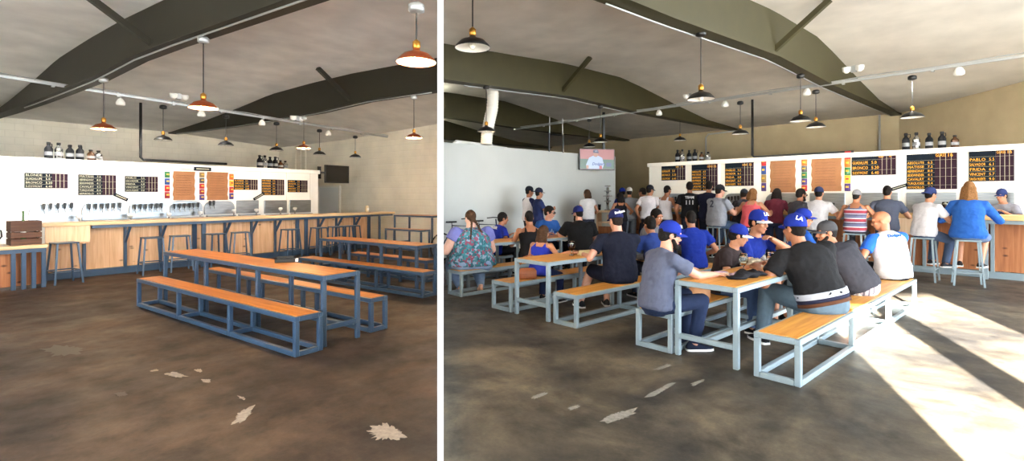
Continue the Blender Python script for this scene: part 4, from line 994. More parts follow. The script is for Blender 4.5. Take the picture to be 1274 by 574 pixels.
def hand(mb, wr, d, n, s, k, curl=.5, fr=.0088, sc=1.0):
    """palm, four bent fingers of unequal length and a thumb leaving the side of the palm"""
    d = d.normalized(); n = (n-d*n.dot(d)).normalized(); x = d.cross(n)*(-s); k = k*sc   # x points to the thumb side
    rings = []
    for f, a, b in ((0, .026, .019), (.03, .034, .018), (.06, .041, .016), (.092, .041, .013)):
        rings.append([wr+d*f*k+x*(a*k*math.cos(t))+n*(b*k*math.sin(t)) for t in [2*PI*j/12 for j in range(12)]])
    mb.loft(rings)
    for i, (o, L) in enumerate(((.031, .066), (.0105, .076), (-.0105, .071), (-.031, .055))):
        p = wr+d*.085*k+x*o*k; dd = (d+x*(o*2.2)).normalized(); ang = .15
        for j, fl in enumerate((.42, .32, .26)):
            ang += curl*(.55 if j == 0 else .8); dj = (dd*math.cos(ang)+n*math.sin(ang)); p2 = p+dj*L*fl*k
            mb.cap2(p, p2, fr*k*(1-.08*j), fr*k*(.93-.08*j), 8); p = p2
    p = wr+d*.028*k+x*.026*k; dd = (d*.75+x*.75+n*.25).normalized(); p2 = p+dd*.036*k; mb.cap2(p, p2, fr*1.25*k, fr*1.1*k, 8)
    dd2 = (d*.95+x*.25+n*(.2+curl*.4)).normalized(); mb.cap2(p2, p2+dd2*.032*k, fr*1.1*k, fr*.85*k, 8)
PEOPLE = {}
def person(S):
    q, k, st = solve(S); room = S['room']; vs = S.get('vox', .010); hwf = S.get('hw', .95)
    o = thing('person', S['label'], 'person', room, (st[0], st[1], 0), S['rot'], S.get('group'))
    sk = SKIN[S.get('skin', 'tan')]; H = lambda x, y, z: q.O+q.HR @ V((x*k*hwf, y*k, z*k))
    g = S.get('g', 1); lim = S.get('limb', 1)*(.75+.25*g)
    # ---- body
    b = MB(); b.loft(torso_rings(q, S, -.105, .585, -.004))
    E = lambda c, r: b.ell(H(*c), (r[0]*k*hwf, r[1]*k, r[2]*k), q.HR, 16, 10)
    b.cap2(q.path(.515), H(0, -.022, -.045), .058*k*(.6+.4*g), .053*k*(.7+.3*g), 14)
    E((0, -.012, .028), (.076, .099, .097)); E((0, .020, -.040), (.060, .070, .078)); E((0, .060, -.096), (.028, .024, .020)); E((0, .03, -.07), (.053, .058, .042))
    b.cap2(H(0, .088, .008), H(0, .106, -.026), .009*k, .0135*k, 8); b.cap2(H(0, .100, -.03), H(0, .088, -.03), .014*k, .012*k, 8)
    b.cap2(H(-.042, .078, .030), H(.042, .078, .030), .015*k, .015*k, 8); E((0, .086, -.062), (.022, .011, .010))
    for s in (-1, 1): E((s*.079, -.010, -.006), (.010, .020, .030)); E((s*.04, .066, -.022), (.022, .02, .02))
    for s in (-1, 1):
        A, e, wr = q.arm[s]
        b.ell(A, (.060*k*lim, .060*k*lim, .060*k*lim)); b.cap2(A, e, .052*k*lim, .041*k*lim); m = e.lerp(wr, .3); b.cap2(e, m, .041*k*lim, .041*k*lim); b.cap2(m, wr, .041*k*lim, .027*k)
        nm = 'lh' if s < 0 else 'rh'; fd = (wr-e).normalized(); d = V(S.get(nm+'_dir', tuple(fd))).normalized(); d = (d*.75+fd*.25).normalized()
        n = V(S.get(nm+'_palm', (0, 0, -1) if S.get('seat') or S.get('absz') else (-s, 0, 0)))
        if abs(n.normalized().dot(d)) > .93: n = V((-s, 0, 0))
        hand(b, wr, d, n, s, k, S.get(nm+'_curl', .35), max(.0088, vs*.95), 1.0)
        h, kn, an = q.leg[s]
        b.cap2(h, kn, .086*k*lim, .057*k*lim, 14); c = kn.lerp(an, .3); b.cap2(kn, c, .055*k*lim, .056*k*lim, 14); b.cap2(c, an, .056*k*lim, .036*k, 14); b.cap2(an, an+V((0, .02*k, -.03*k)), .036*k, .034*k)
        if S.get('sandal'):
            b.loft([[an+V((x*.036*k*a, y*k, -.06*k+z*h_*k)) for x, z in ((-1,-1),(1,-1),(1,1),(-1,1))] for y, a, h_ in ((-.06,.6,.02), (0,.9,.03), (.10,1.1,.018), (.16,.8,.012))])
    put('body', voxel(b, vs, 2, 0, None, .45), sk, o)
    # ---- shirt
    ty = S.get('top', 'tee'); col = S.get('tcol', (60, 60, 60)); tm = col if not isinstance(col, tuple) else cloth(col)
    f0 = S.get('hem', -.065); sh = MB(); gr = .014
    if ty == 'tank':
        sh.loft(torso_rings(q, S, f0, .385, gr, flare=.015))
        for s in (-1, 1):
            for yy in (-1, 1):
                X, Y, Z = q.frame(.40); p0 = q.path(.37)+X*s*.095*k+Y*yy*.098*k; p1 = q.path(.462)+X*s*.085*k+Y*yy*.050*k; sh.cap2(p0, p1, .034*k, .026*k, 8)
            sh.cap2(q.path(.462)+X*s*.085*k-Y*.05*k, q.path(.462)+X*s*.085*k+Y*.05*k, .026*k, .026*k, 8)
    else: sh.loft(torso_rings(q, S, f0, .520, gr, flare=.018 if S.get('g', 1) < 1.6 else .045))
    sl = {'tee': .62, 'long': 1.0, 'tank': 0, 'cap': .38, 'three': 1}[ty]
    sm = S.get('scol'); tgt = sh
    if sl:
        for s in (-1, 1):
            if sm is not None: tgt = MB()
            A, e, wr = q.arm[s]; d = (e-A).normalized()
            Ain = A.lerp(q.path(.45), .35)
            tgt.cap2(Ain, A, .072*k, .070*k*lim); 
            if sl < 1: tgt.cap2(A, A+(e-A)*sl, .069*k*lim, .064*k*lim+.008, 14, False, True)
            else: tgt.cap2(A, e, .068*k*lim, .053*k*lim, 14); tgt.cap2(e, e.lerp(wr, .93 if ty == 'long' else .35), .052*k*lim, .040*k, 14, False, True)
            if sm is not None: put('sleeve', voxel(tgt, vs*1.1, 2, .012), cloth(sm), o)
    shirt = put('shirt', voxel(sh, vs*1.1, 2, .024), tm, o)
    # ---- trousers, shoes
    pcol = S.get('pcol', (46, 56, 80)); pm = pcol if not isinstance(pcol, tuple) else cloth(pcol); short = S.get('shorts', False)
    p = MB(); p.loft(torso_rings(q, S, -.118, .055, .009))
    for s in (-1, 1):
        h, kn, an = q.leg[s]
        if short: p.cap2(h, h.lerp(kn, .97), .100*k*lim, .082*k*lim, 16, False, True)
        else:
            p.cap2(h, kn, .098*k*lim, .070*k*lim, 16); c = kn.lerp(an, .35); p.cap2(kn, c, .070*k*lim, .064*k*lim, 16); p.cap2(c, an+V((0, 0, .0)), .064*k*lim, .056*k, 16, False, True)
        if not S.get('sandal'):
            fx = V(S.get('toe', (s*.18, 1, 0))).normalized(); side = V((fx.y, -fx.x, 0)); base = an.copy(); base.z -= .075*k; sc = MB(); so_ = MB()
            prof = [(-.075, .026, .05), (-.055, .036, .085), (0, .038, .095), (.05, .041, .072), (.10, .046, .05), (.15, .043, .04), (.185, .026, .028)]
            sc.loft([[base+fx*y*k+side*(w_*k*math.cos(t))+V((0, 0, k*(.016+max(0, math.sin(t))*(h_-.016)))) for t in [2*PI*j/14 for j in range(14)]] for y, w_, h_ in prof])
            so_.loft([[base+fx*y*k+side*(x*(w_+.004)*k)+V((0, 0, z*k)) for x, z in ((-1, 0), (1, 0), (1, .02), (-1, .02))] for y, w_, h_ in prof])
            shoe = put('shoe', sc, cloth(S.get('shoe', (28, 28, 32))), o, True); put('sole', so_, M['white'], shoe)
    put('shorts' if short else 'trousers', voxel(p, vs*1.1, 2, .010), pm, o)
    if S.get('belt'): 
        r = torso_rings(q, S, -.012, .018, .030); put('belt', MB().loft(r), cloth(S['belt']), o, True)
    if S.get('undershirt'): put('undershirt', MB().loft(torso_rings(q, S, .048, .10, .021)), cloth((176, 182, 194)), o, True); put('waistband', MB().loft(torso_rings(q, S, .016, .050, .023)), cloth((34, 36, 58)), o, True)
    # ---- hair
    hk, hc = S.get('hair', ('short', 'black')); hb = MB()
    EH = lambda c, r: hb.ell(H(*c), (r[0]*k*hwf, r[1]*k, r[2]*k), q.HR, 18, 12)
    if hk == 'short': EH((0, -.020, .036), (.085, .104, .100)); EH((0, -.05, -.01), (.074, .068, .07))
    elif hk == 'buzz': EH((0, -.018, .032), (.0795, .1005, .0985)); EH((0, -.045, -.02), (.066, .062, .06))
    elif hk in ('long', 'bob', 'mid'):
        EH((0, -.020, .036), (.088, .108, .102)); L = {'long': -.36, 'bob': -.13, 'mid': -.22}[hk]
        for i in range(9):
            x = (i-4)*.020; zz = L+abs(i-4)*.012+.02*math.sin(i*2.3); yb = -.085+abs(i-4)*.009
            pts = [H(x*.8, -.075, .02), H(x*1.0, yb-.012, -.06), H(x*1.15, yb-.02, (L-.06)*.55), H(x*1.1, yb-.005, zz)]
            for a_, b_, r0, r1 in zip(pts[:-1], pts[1:], (.034, .034, .032), (.034, .032, .014)): hb.cap2(a_, b_, r0*k, r1*k, 8)
        for s in (-1, 1): hb.cap2(H(s*.072, -.03, .03), H(s*.078, -.035, max(L, -.15)), .026*k, .022*k, 8)
    elif hk == 'braids':
        EH((0, -.020, .034), (.084, .105, .100)); EH((0, -.06, -.02), (.06, .05, .06))
        for s in (-1, 1):
            pp = [H(s*.03, -.09, -.05)]
            for i in range(1, 9): pp.append(H(s*(.03+.012*i), -.100-.010*i, -.05-.036*i))
            for i, (a_, b_) in enumerate(zip(pp[:-1], pp[1:])): hb.ell(a_.lerp(b_, .5), (.021*k*(1-.05*i),)*2+(.026*k,), None, 8, 6)
    if hk != 'bald': put('hair', voxel(hb, max(.008, vs*.9), 1, .012 if hk in ('long', 'bob', 'mid', 'braids') else .008, STRAND), HAIRM[hc], o)
    if S.get('beard'):
        bb = MB()
        for s in (-1, 1): bb.cap2(H(s*.060, .02, -.045), H(s*.036, .062, -.098), .020*k, .026*k, 8)
        bb.cap2(H(-.03, .070, -.105), H(.03, .070, -.105), .026*k, .026*k, 8); bb.cap2(H(-.025, .086, -.048), H(.025, .086, -.048), .008*k, .008*k, 8)
        put('beard', voxel(bb, .008, 1, .008, STRAND), HAIRM[hc if hc != 'blond' else 'brown'], o)
    # ---- face
    if S.get('face'):
        for s in (-1, 1):
            ey = MB().ell(H(s*.031, .084, .006), (.013*k*hwf, .010*k, .007*k), q.HR, 10, 8, 0).ell(H(s*.031, .0905, .006), (.006*k*hwf, .005*k, .006*k), q.HR, 8, 6, 1)
            put('eye', ey, [M['eye_white'], M['eye_dark']], o, True)
            put('eyebrow', MB().cap2(H(s*.016, .094, .030), H(s*.048, .082, .031), .005*k, .004*k, 8), HAIRM['black'], o, True)
        put('mouth', MB().ell(H(0, .094, -.061), (.024*k*hwf, .006*k, .0075*k), q.HR, 12, 8), M['lips'], o, True)
    gl = S.get('glasses')
    if gl:
        gm = MB(); fr = MB()
        for s in (-1, 1):
            if gl == 'sun': gm.ell(H(s*.034, .100, .004), (.027*k*hwf, .006*k, .020*k), q.HR, 12, 8)
            ring = [H(s*.034+.027*math.cos(t), .102-.004*abs(math.cos(t)), .004+.020*math.sin(t)) for t in [2*PI*j/14 for j in range(15)]]; fr.tube(ring, .0026*k, 5)
            fr.tube([H(s*.06, .098, .008), H(s*.083, .05, .010), H(s*.085, -.01, .008)], .0032*k, 5)
        fr.tube([H(-.008, .104, .006), H(.008, .104, .006)], .003*k, 5); put('glasses', fr, M['black'], o, True)
        if gl == 'sun': put('lenses', gm, M['screen_off'], o, True)
    # ---- cap
    cp = S.get('cap')
    if cp:
        cc, bc = cp['col'], cp.get('brim', cp['col']); back = cp.get('back', False); sg = -1 if back else 1
        Hc = lambda x, y, z: H(x, -.014+y*sg, z); dome = MB(); rows = []; rx, ry, rz, zb = .088, .108, .098, .048
        for i in range(9):
            a_ = (PI/2)*i/8; rows.append([Hc(rx*math.sin(a_)**.85*math.cos(t), ry*math.sin(a_)**.85*math.sin(t), zb+rz*math.cos(a_)) for t in [2*PI*j/28 for j in range(28)]])
        rows[0] = [Hc(.004*math.cos(t), .004*math.sin(t), zb+rz) for t in [2*PI*j/28 for j in range(28)]]
        rows.append([Hc(rx*1.0*math.cos(t), ry*math.sin(t), zb-.022) for t in [2*PI*j/28 for j in range(28)]])
        inner = [[p_.lerp(H(0, -.014, zb-.01), .05) for p_ in r_] for r_ in rows[::-1]]
        dome.loft(rows+inner, True); cap_o = put('cap', dome, cloth(cc), o, True)
        put('button', MB().ell(Hc(0, 0, zb+rz+.002), (.009*k, .009*k, .005*k), q.HR, 8, 6), cloth(cc), cap_o, True)
        if not cp.get('nobrim'):
            br = MB(); n = 14; up_, lo_ = [], []
            for j in range(n+1):
                t = PI/2+(j/n-.5)*2*1.12; ct, s_ = math.cos(t), math.sin(t); out = .072*math.cos((j/n-.5)*PI)**.5 if 0 < j < n else 0
                pin = (rx*ct*.99, ry*s_*.99, zb-.016-.008*abs(ct)); pout = (rx*ct*1.03, ry*s_+out, zb-.026-.022*ct*ct)
                for lst, dz in ((up_, .003), (lo_, -.003)): lst.append((Hc(pin[0], pin[1], pin[2]+dz), Hc((pin[0]+pout[0])/2, (pin[1]+pout[1])/2, (pin[2]+pout[2])/2+dz+.006), Hc(pout[0], pout[1], pout[2]+dz)))
            br.loft([[u[0], u[1], u[2], l[2], l[1], l[0]] for u, l in zip(up_, lo_)]); put('brim', br, cloth(bc), cap_o, False)
        if cp.get('logo'):
            body, size, ang, lh = cp['logo']; me = text_mesh(body, size*k, .002, 'CENTER', .25 if len(body) > 2 else 0, .002)
            a_ = math.radians(ang); el = .45; nn = q.HR @ V((math.sin(a_)*math.cos(el), math.cos(a_)*math.cos(el), math.sin(el)))
            c = H(math.sin(a_)*(rx+.003)*.93, -.014+math.cos(a_)*(ry+.003)*.93, zb+lh); z_ = (q.HR @ V((0, 0, 1))); z_ = (z_-nn*z_.dot(nn)).normalized(); x_ = z_.cross(nn)
            tilt = cp.get('tilt', 0); x2 = x_*math.cos(tilt)+z_*math.sin(tilt); z2 = -x_*math.sin(tilt)+z_*math.cos(tilt)
            Rm = Matrix((x2, z2, nn)).transposed().to_4x4(); me.transform(Matrix.Translation(c+nn*.004) @ Rm); put('emblem', me, M['white'], cap_o)
    # ---- prints on the shirt
    for body, size, f, side, off, colp in S.get('prints', ()):
        me = text_mesh(body, size*k, .003, 'CENTER', 0, .003); X, Y, Z = q.frame(f); gy = 1+(g-1)*.7
        ry = float(np.interp(f, [a_[0] for a_ in TOR], [a_[2] for a_ in TOR]))
        sgn = -1 if side == 'back' else 1; nn = Y*sgn; xx = X*(-sgn)*-1 if side == 'back' else -X
        xx = Z.cross(nn)
        for v_ in me.vertices:                                   # wrap the lettering round the torso
            x0 = v_.co.x+off*k; v_.co.z -= x0*x0*1.6
        Rm = Matrix((xx, Z, nn)).transposed().to_4x4(); me.transform(Matrix.Translation(q.path(f)+xx*off*k+nn*(ry*k*gy+.030+(gy-1)*.03)) @ Rm); put('print', me, cloth(colp), shirt)
    R_ = Matrix.Rotation(YAW[room]+S['rot'], 3, 'Z'); base = W(room, st[0], st[1])
    S['hands'] = {s: base+R_ @ q.arm[s][2] for s in (-1, 1)}; S['o'] = o; S['q'] = q; S['st'] = st; S['base'] = base; S['R'] = R_
    return S
M['eye_white'] = mat('eye white', rgb(226, 222, 216), .3); M['eye_dark'] = mat('iris', rgb(40, 26, 18), .2); M['lips'] = mat('lips', rgb(158, 84, 76), .5)
BLUE, NAVY, BLACK, WHITE, CHAR = (22, 46, 142), (22, 26, 48), (24, 24, 27), (226, 224, 222), (54, 54, 60)
CAPB = (26, 48, 150)
DEN, DDEN, LDEN = (66, 84, 116), (36, 44, 68), (110, 130, 160)
mid = lambda key, w: RTs[key][0]+w/2
sA1, sB1, sA2, sB2, sA3, sB3 = mid('A1', .389)-.02, mid('B1', .437)+.02, mid('A2', .391), mid('B2', .42), mid('A3', .372), mid('B3', .42)
TZ, BZ = HT+.030, 1.245+.03
Q = PI/2
def P(label, head, fix, rot, **kw):
    S = dict(label=label, head=head, fix=fix, rot=rot, room='R'); S.update(kw); return person(S)
# hand helper: hands on the table use absolute heights
T2H = dict(absz=True)
# ---------- nearest table, bench A1 (backs to us)
P('person in black tee and blue cap sitting on the nearest bench, back turned', (988, 262), ('s', sA1), Q-.80, seat=HB, lean=20, bend=10, side=-12, w=1.12, g=1.16, hips=1.08, skin='tan', tcol=BLACK, pcol=(92, 112, 128), hair=('buzz', 'black'), vox=.009, hw=.9,
  cap=dict(col=CAPB, logo=('LA', .052, 215, .035), tilt=-.35), belt=(84, 52, 34), undershirt=True, hem=.065, lh=(-.42, .30, TZ), rh=(.02, .46, TZ), absz=True, hy=20, hp=2, limb=1.1, lf=(-.42, .22, 0), rf=(-.05,.36,0), knee=(-.5, 1, .3))
P('person in charcoal tee and grey cap leaning in beside the black tee', (1028, 276.5), ('s', sA1), Q-.70, seat=HB, lean=22, bend=10, side=-22, w=1.02, g=1.06, skin='tan', tcol=(50, 50, 58), pcol=plaid_mat(), shorts=True, hair=('buzz', 'black'), vox=.009, hw=.9,
  cap=dict(col=(66, 66, 70)), hy=80, hp=6, lh=(-.40, .34, TZ), rh=(-.02, .46, TZ), absz=True, beard=True, hem=-.02)
P('bald person in white shirt with blue sleeves on the nearest bench', (1096, 263), ('s', sA1), Q-.72, seat=HB, lean=10, bend=10, side=-4, w=1.08, g=1.18, hips=1.05, skin='tan', tcol=(214, 214, 218), scol=(36, 96, 200), top='tee', pcol=(26, 28, 34), hair=('bald', 'black'), vox=.009, hw=.88,
  hy=50, hp=14, lh=(-.34, .26, TZ), rh=(-.02, .38, TZ), absz=True, prints=[('Dodgers', .05, .42, 'back', 0, (40, 90, 200))])
# ---------- bench B1 (facing us and to the right)
P('bearded person in grey blue tee, glasses and blue cap at the nearest table', (834, 277), ('s', sB1), -math.radians(27), seat=HB, lean=8, bend=14, w=1.04, g=1.1, skin='fair', tcol=(92, 98, 120), pcol=(36, 48, 78), hair=('short', 'black'), vox=.009, beard=True, glasses='clear', face=True,
  cap=dict(col=CAPB, logo=('LA', .05, 0, .04)), hy=-14, hp=12, rh=(.16, .56, TZ), lh=(-.14, .40, TZ), rh_dir=(0, 1, 0), absz=True, lf=(-.10, .40, 0), rf=(.12, .34, 0), shoe=(26, 34, 56), hem=-.05)
P('person in dark brown tee and white brimmed blue cap leaning on the nearest table', (919, 281), ('s', sB1), -Q+.12, seat=HB, lean=14, bend=14, w=.98, skin='warm', tcol=(52, 42, 44), pcol=(60, 80, 116), hair=('short', 'black'), vox=.009, face=True, hw=.92,
  cap=dict(col=CAPB, brim=(214, 214, 218), logo=('LA', .05, 0, .04)), hy=22, hp=14, lh=(-.18, .42, TZ), rh=(.22, .38, TZ), absz=True, lh_curl=.9)
P('person in bright blue tee raising a hand beside the face', (944, 263), ('s', sB1), -Q-.1, seat=HB, lean=12, bend=8, w=1.0, skin='warm', tcol=BLUE, pcol=(150, 108, 80), shorts=True, hair=('short', 'black'), vox=.009, face=True, hw=.9,
  cap=dict(col=CAPB, brim=(206, 208, 214), logo=('LA', .055, 0, .04)), hy=-12, hp=6, lh=(-.02, .30, HB+.66), lh_pole=(-.9, .5, -.5), lh_dir=(.75, -.1, .3), lh_curl=.7, rh=(.14, .40, TZ), absz=True)
P('person in blue cap and sunglasses half hidden behind the black tee', (1000, 261), ('s', sB1), -Q+.75, seat=HB, lean=6, bend=6, w=1.0, skin='warm', tcol=(34, 88, 176), pcol=DDEN, hair=('short', 'black'), vox=.010, face=True, glasses='sun', hw=.9,
  cap=dict(col=CAPB, logo=('LA', .05, 0, .04)), hy=-14, hp=6, prints=[('LA', .16, .30, 'back', -.08, (214, 216, 222))], lh=(-.18, .36, TZ), rh=(.2, .34, TZ), absz=True)
# ---------- middle table
P('person in navy tee and navy script cap at the middle table', (766, 262), ('s', sA2), Q-.60, seat=HB, lean=8, bend=12, w=1.14, g=1.16, hips=1.08, skin='fair', tcol=(22, 26, 44), pcol=(22, 25, 42), shorts=True, hair=('buzz', 'dark'), vox=.010,
  cap=dict(col=(34, 40, 92), logo=('Dodgers', .042, 180, .030), tilt=.22), hy=10, hp=10, lh=(-.42, .24, TZ), rh=(.0, .42, TZ), absz=True, lf=(-.40, .30, 0), rf=(-.05, .36, 0), knee=(-.3, 1, .25))
P('person with long dark hair in royal blue tank top, arm along the middle table', (677, 281), ('s', sB2), math.radians(18), seat=HB, lean=12, bend=10, w=.92, g=.98, skin='warm', top='tank', tcol=(44, 58, 176), pcol=(30, 40, 78), hair=('mid', 'brown'), vox=.010,
  hy=-10, hp=8, rh=(.56, .10, TZ), rh_pole=(.2, -.6, -.5), rh_dir=(.9, .2, 0), lh=(-.12, .30, TZ-.2), absz=True, lf=(-.1, .3, 0), rf=(.3, .2, 0))
P('person in grey tee looking down at the far end of the middle table', (817, 260.5), ('s', sB2), -Q+.1, seat=HB, lean=16, bend=10, skin='tan', tcol=(112, 116, 124), pcol=DDEN, hair=('short', 'black'), vox=.011, face=True, hy=-16, hp=16, lh=(-.16, .40, TZ), rh=(.16, .40, TZ), absz=True)
P('person in dull blue tee, back turned, beside the grey tee', (808, 269.5), ('s', sA2), Q-.5, seat=HB, lean=18, bend=14, w=.95, skin='tan', tcol=(42, 66, 138), pcol=DDEN, hair=('short', 'black'), vox=.011, hy=4, hp=8, lh=(-.18, .40, TZ), rh=(.18, .40, TZ), absz=True)
P('person in vivid blue tee, back turned, at the far end of the middle bench', (859, 262.5), ('s', sA2), Q-.75, seat=HB, lean=10, bend=10, w=1.04, skin='tan', tcol=BLUE, pcol=(60, 62, 70), hair=('buzz', 'black'), vox=.010, hy=4, hp=4, lh=(-.18, .36, TZ), rh=(.26, .22, HB+.22), absz=True)
# ---------- farthest table, by the grey wall
P('broad person with braids in floral blouse on the bench by the divider', (585, 262), ('s', sA3), Q-.35, seat=HB, lean=6, bend=10, w=1.36, g=1.95, hips=1.9, limb=1.3, skin='pale', top='cap', tcol=None or print_mat('floral print', [(54, 118, 128), (40, 100, 112), (124, 64, 84), (34, 84, 96), (120, 140, 160)], 30), scol=(112, 116, 178), pcol=(142, 168, 204), hair=('braids', 'brown'), vox=.011, hem=-.05,
  hy=10, hp=12, lh=(-.30, .30, TZ), rh=(.22, .32, TZ), absz=True, sandal=True, lf=(-.16, .12, 0), rf=(.16, .10, 0))
P('boy in royal blue jersey with a white number by the grey wall', (626, 264.5), ('s', sB3), math.radians(-10), seat=HB, lean=14, bend=12, w=.98, skin='tan', tcol=(28, 48, 160), pcol=(22, 22, 26), hair=('short', 'black'), vox=.010, hy=-14, hp=6, lh=(-.10, .42, TZ), rh=(.36, .30, TZ), absz=True,
  prints=[('SEAGER', .075, .40, 'back', -.02, (222, 224, 230)), ('5', .20, .20, 'back', -.04, (222, 224, 230))])
P('person in black tank top, back turned, at the farthest table', (658, 262.5), ('s', sA3), Q-.55, seat=HB, lean=10, bend=12, w=1.04, g=1.06, skin='tan', top='tank', tcol=BLACK, pcol=(26, 28, 34), hair=('buzz', 'black'), vox=.011, hy=6, hp=6, lh=(-.2, .38, TZ), rh=(.2, .38, TZ), absz=True)
P('person with dark sunglasses in mid blue tee at the farthest table', (684, 256.5), ('s', sB3), -Q-.2, seat=HB, lean=8, bend=10, w=1.04, g=1.08, skin='fair', tcol=(38, 88, 160), pcol=DDEN, hair=('short', 'black'), vox=.010, face=True, glasses='sun', hy=34, hp=8, lh=(-.1, .40, TZ), rh=(.2, .36, TZ), absz=True, prints=[('LA', .15, .28, 'front', 0, (190, 204, 226))])
P('big person in black tee and navy cap, back turned, farthest table', (719, 257.5), ('s', sA3), Q-.65, seat=HB, lean=12, bend=14, w=1.2, g=1.3, hips=1.1, limb=1.15, skin='fair', tcol=(20, 20, 22), pcol=(28, 30, 36), hair=('buzz', 'black'), vox=.011, cap=dict(col=(34, 44, 110)), hy=26, hp=10, lh=(-.3, .40, TZ), rh=(.2, .36, TZ), absz=True, beard=True)
# ---------- standing by the grey wall
toward = lambda deg: math.radians(deg)-YAW['R']          # facing given as a world heading: 0 looks away from the camera, -90 to the right
P('person in white shirt with navy sleeves standing at the grey wall', (659, 232.5), ('s', -10.2), toward(-62), w=1.0, lean=0, bend=4, skin='tan', tcol=(226, 224, 230), scol=(38, 44, 88), top='three', pcol=(40, 44, 56), hair=('buzz', 'black'), vox=.012, cap=dict(col=(26, 30, 40)), hy=-14, hp=6, lh=(-.12, .30, .30), rh=(.12, .30, .26))
P('person in navy tee and dark cap holding a beer beside the grey wall', (671, 234.5), ('s', -9.7), toward(-75), w=.98, lean=0, bend=4, skin='olive', tcol=(34, 46, 92), pcol=(40, 44, 56), hair=('buzz', 'black'), vox=.012, cap=dict(col=(28, 34, 56), brim=(150, 146, 140)), face=True, hy=10, hp=4, rh=(.16, .34, .28), rh_curl=1.0, lh=(-.2, .06, -.3))
P('person in white tee with shoulder length dark hair standing under the television', (730, 236), ('s', -9.9), toward(8), w=.88, skin='warm', tcol=(224, 220, 220), top='cap', pcol=(52, 56, 74), hair=('bob', 'brown'), vox=.012, hy=24, hp=2, rh=(.2, .22, .05), lh=(-.14, .26, .14))
# ---------- the row along the bar
tS, tU = 12.78, 12.95
def B(label, head, t, deg, seated, rot_stool=0, **kw):
    kw.setdefault('vox', .012)
    if seated:
        kw.setdefault('lean', 10); kw.setdefault('bend', 10)
        S = P(label, head, ('t', t), toward(deg), seat=.82, absz=True, **kw); b_ = S['st']
        lb = 'bar stool under the %s' % seated
        if not STOOL_R: o_ = make_stool('R', .82, lb, None); o_.location = W('R', b_[0], b_[1], 0); o_.rotation_euler = (0, 0, YAW['R'])
        else: o_ = dup(STOOL_R[0], 'R', (b_[0], b_[1], 0), rot_stool, lb)
        STOOL_R.append(o_)
    else: S = P(label, head, ('t', t), toward(deg), absz=True, **kw)
    return S
HB_ = dict(lh=(-.2, .40, BZ), rh=(.2, .40, BZ))
BAWAY = -42      # world heading of someone facing the bar squarely
B('person with long black hair in black tank top standing at the bar', (771, 240), 12.4, 0, None, w=.88, skin='tan', top='tank', tcol=(22, 22, 28), pcol=(28, 30, 42), hair=('mid', 'black'), hy=14, lh=(-.2, .2, 1.05), rh=(.22, .1, 1.0))
B('person in royal blue cap half hidden behind the long black hair', (774, 234.5), 13.0, 10, None, w=.95, skin='tan', tcol=(30, 44, 110), pcol=DDEN, hair=('buzz', 'black'), cap=dict(col=CAPB), lh=(-.2, .2, 1.05), rh=(.22, .1, 1.0))
B('person in grey tee and white cap among the crowd at the bar', (783, 234), 12.7, -10, None, w=1.0, skin='tan', tcol=(142, 146, 154), pcol=(112, 120, 132), hair=('buzz', 'black'), cap=dict(col=(206, 198, 192)), lh=(-.2, .1, .95), rh=(.22, .30, 1.2))
B('dark haired person peeking out left of the white tee and black cap', (799, 234), 13.0, 40, None, w=.92, skin='tan', tcol=(214, 206, 206), pcol=DDEN, hair=('short', 'black'), face=True, lh=(-.2, .2, 1.15), rh=(.2, .2, 1.15))
B('person in white tee and black cap standing at the bar', (809, 231), 12.6, -30, None, w=1.0, skin='tan', tcol=(226, 220, 226), pcol=(44, 50, 64), hair=('buzz', 'black'), cap=dict(col=(24, 26, 36)), hy=-30, lh=(-.26, .06, .98), rh=(.24, .16, 1.0))
B('person in white tank top with cropped hair and bare shoulders', (830.5, 231), 12.75, -50, None, w=.92, skin='tan', top='tank', tcol=(226, 222, 228), pcol=(44, 50, 64), hair=('buzz', 'black'), hy=-10, lh=(-.2, .32, BZ), rh=(.2, .34, BZ))
B('person in black tee with white block print on the back', (858, 226.5), 12.75, -20, None, w=1.08, skin='tan', tcol=(22, 22, 26), pcol=(36, 40, 54), hair=('short', 'black'), hy=6, lh=(-.26, .16, 1.02), rh=(.26, .24, 1.1), prints=[('TEAM', .075, .37, 'back', 0, (214, 214, 218)), ('I I I', .13, .25, 'back', 0, (190, 190, 196))])
B('person in dark navy tee standing between black tee and grey tee', (882, 225.5), 12.85, -40, None, w=1.0, skin='tan', tcol=(26, 30, 54), pcol=(34, 38, 54), hair=('short', 'black'), hy=16, lh=(-.2, .34, BZ), rh=(.2, .24, 1.1))
B('stout person in pale grey tee leaning an elbow on the bar', (896, 230.5), 12.55, -62, 'stout person in pale grey', g=1.28, w=1.08, hips=1.1, skin='fair', tcol=(156, 158, 168), pcol=(76, 94, 120), hair=('buzz', 'dark'), cap=dict(col=(30, 30, 36)), face=True, hy=-14, lh=(-.02, .46, BZ), rh=(.2, .38, BZ), lean=6, prints=[('2', .2, .30, 'back', 0, (70, 74, 92))])
B('person in dark beanie peeking over the salmon tank top', (926, 236), 13.2, -40, None, k=.95, lean=22, bend=12, w=.9, skin='warm', tcol=(54, 54, 62), pcol=DDEN, hair=('short', 'dark'), cap=dict(col=(36, 40, 48), nobrim=True), hy=-10, lh=(-.2, .34, BZ), rh=(.2, .34, BZ))
B('person with short blond hair in salmon tank top sitting at the bar', (937, 235), 12.75, BAWAY, 'salmon tank top', w=.95, g=1.12, hips=1.08, skin='warm', top='tank', tcol=(226, 98, 106), pcol=(40, 46, 66), hair=('bob', 'sandy'), hy=-8, lh=(-.3, .34, BZ), rh=(.34, .32, BZ))
B('person with dark hair in maroon top leaning far over the bar', (967, 235), 13.1, -40, None, lean=26, bend=14, w=.9, skin='warm', tcol=(92, 28, 44), top='long', pcol=DDEN, hair=('mid', 'black'), lh=(-.2, .40, BZ), rh=(.22, .40, BZ))
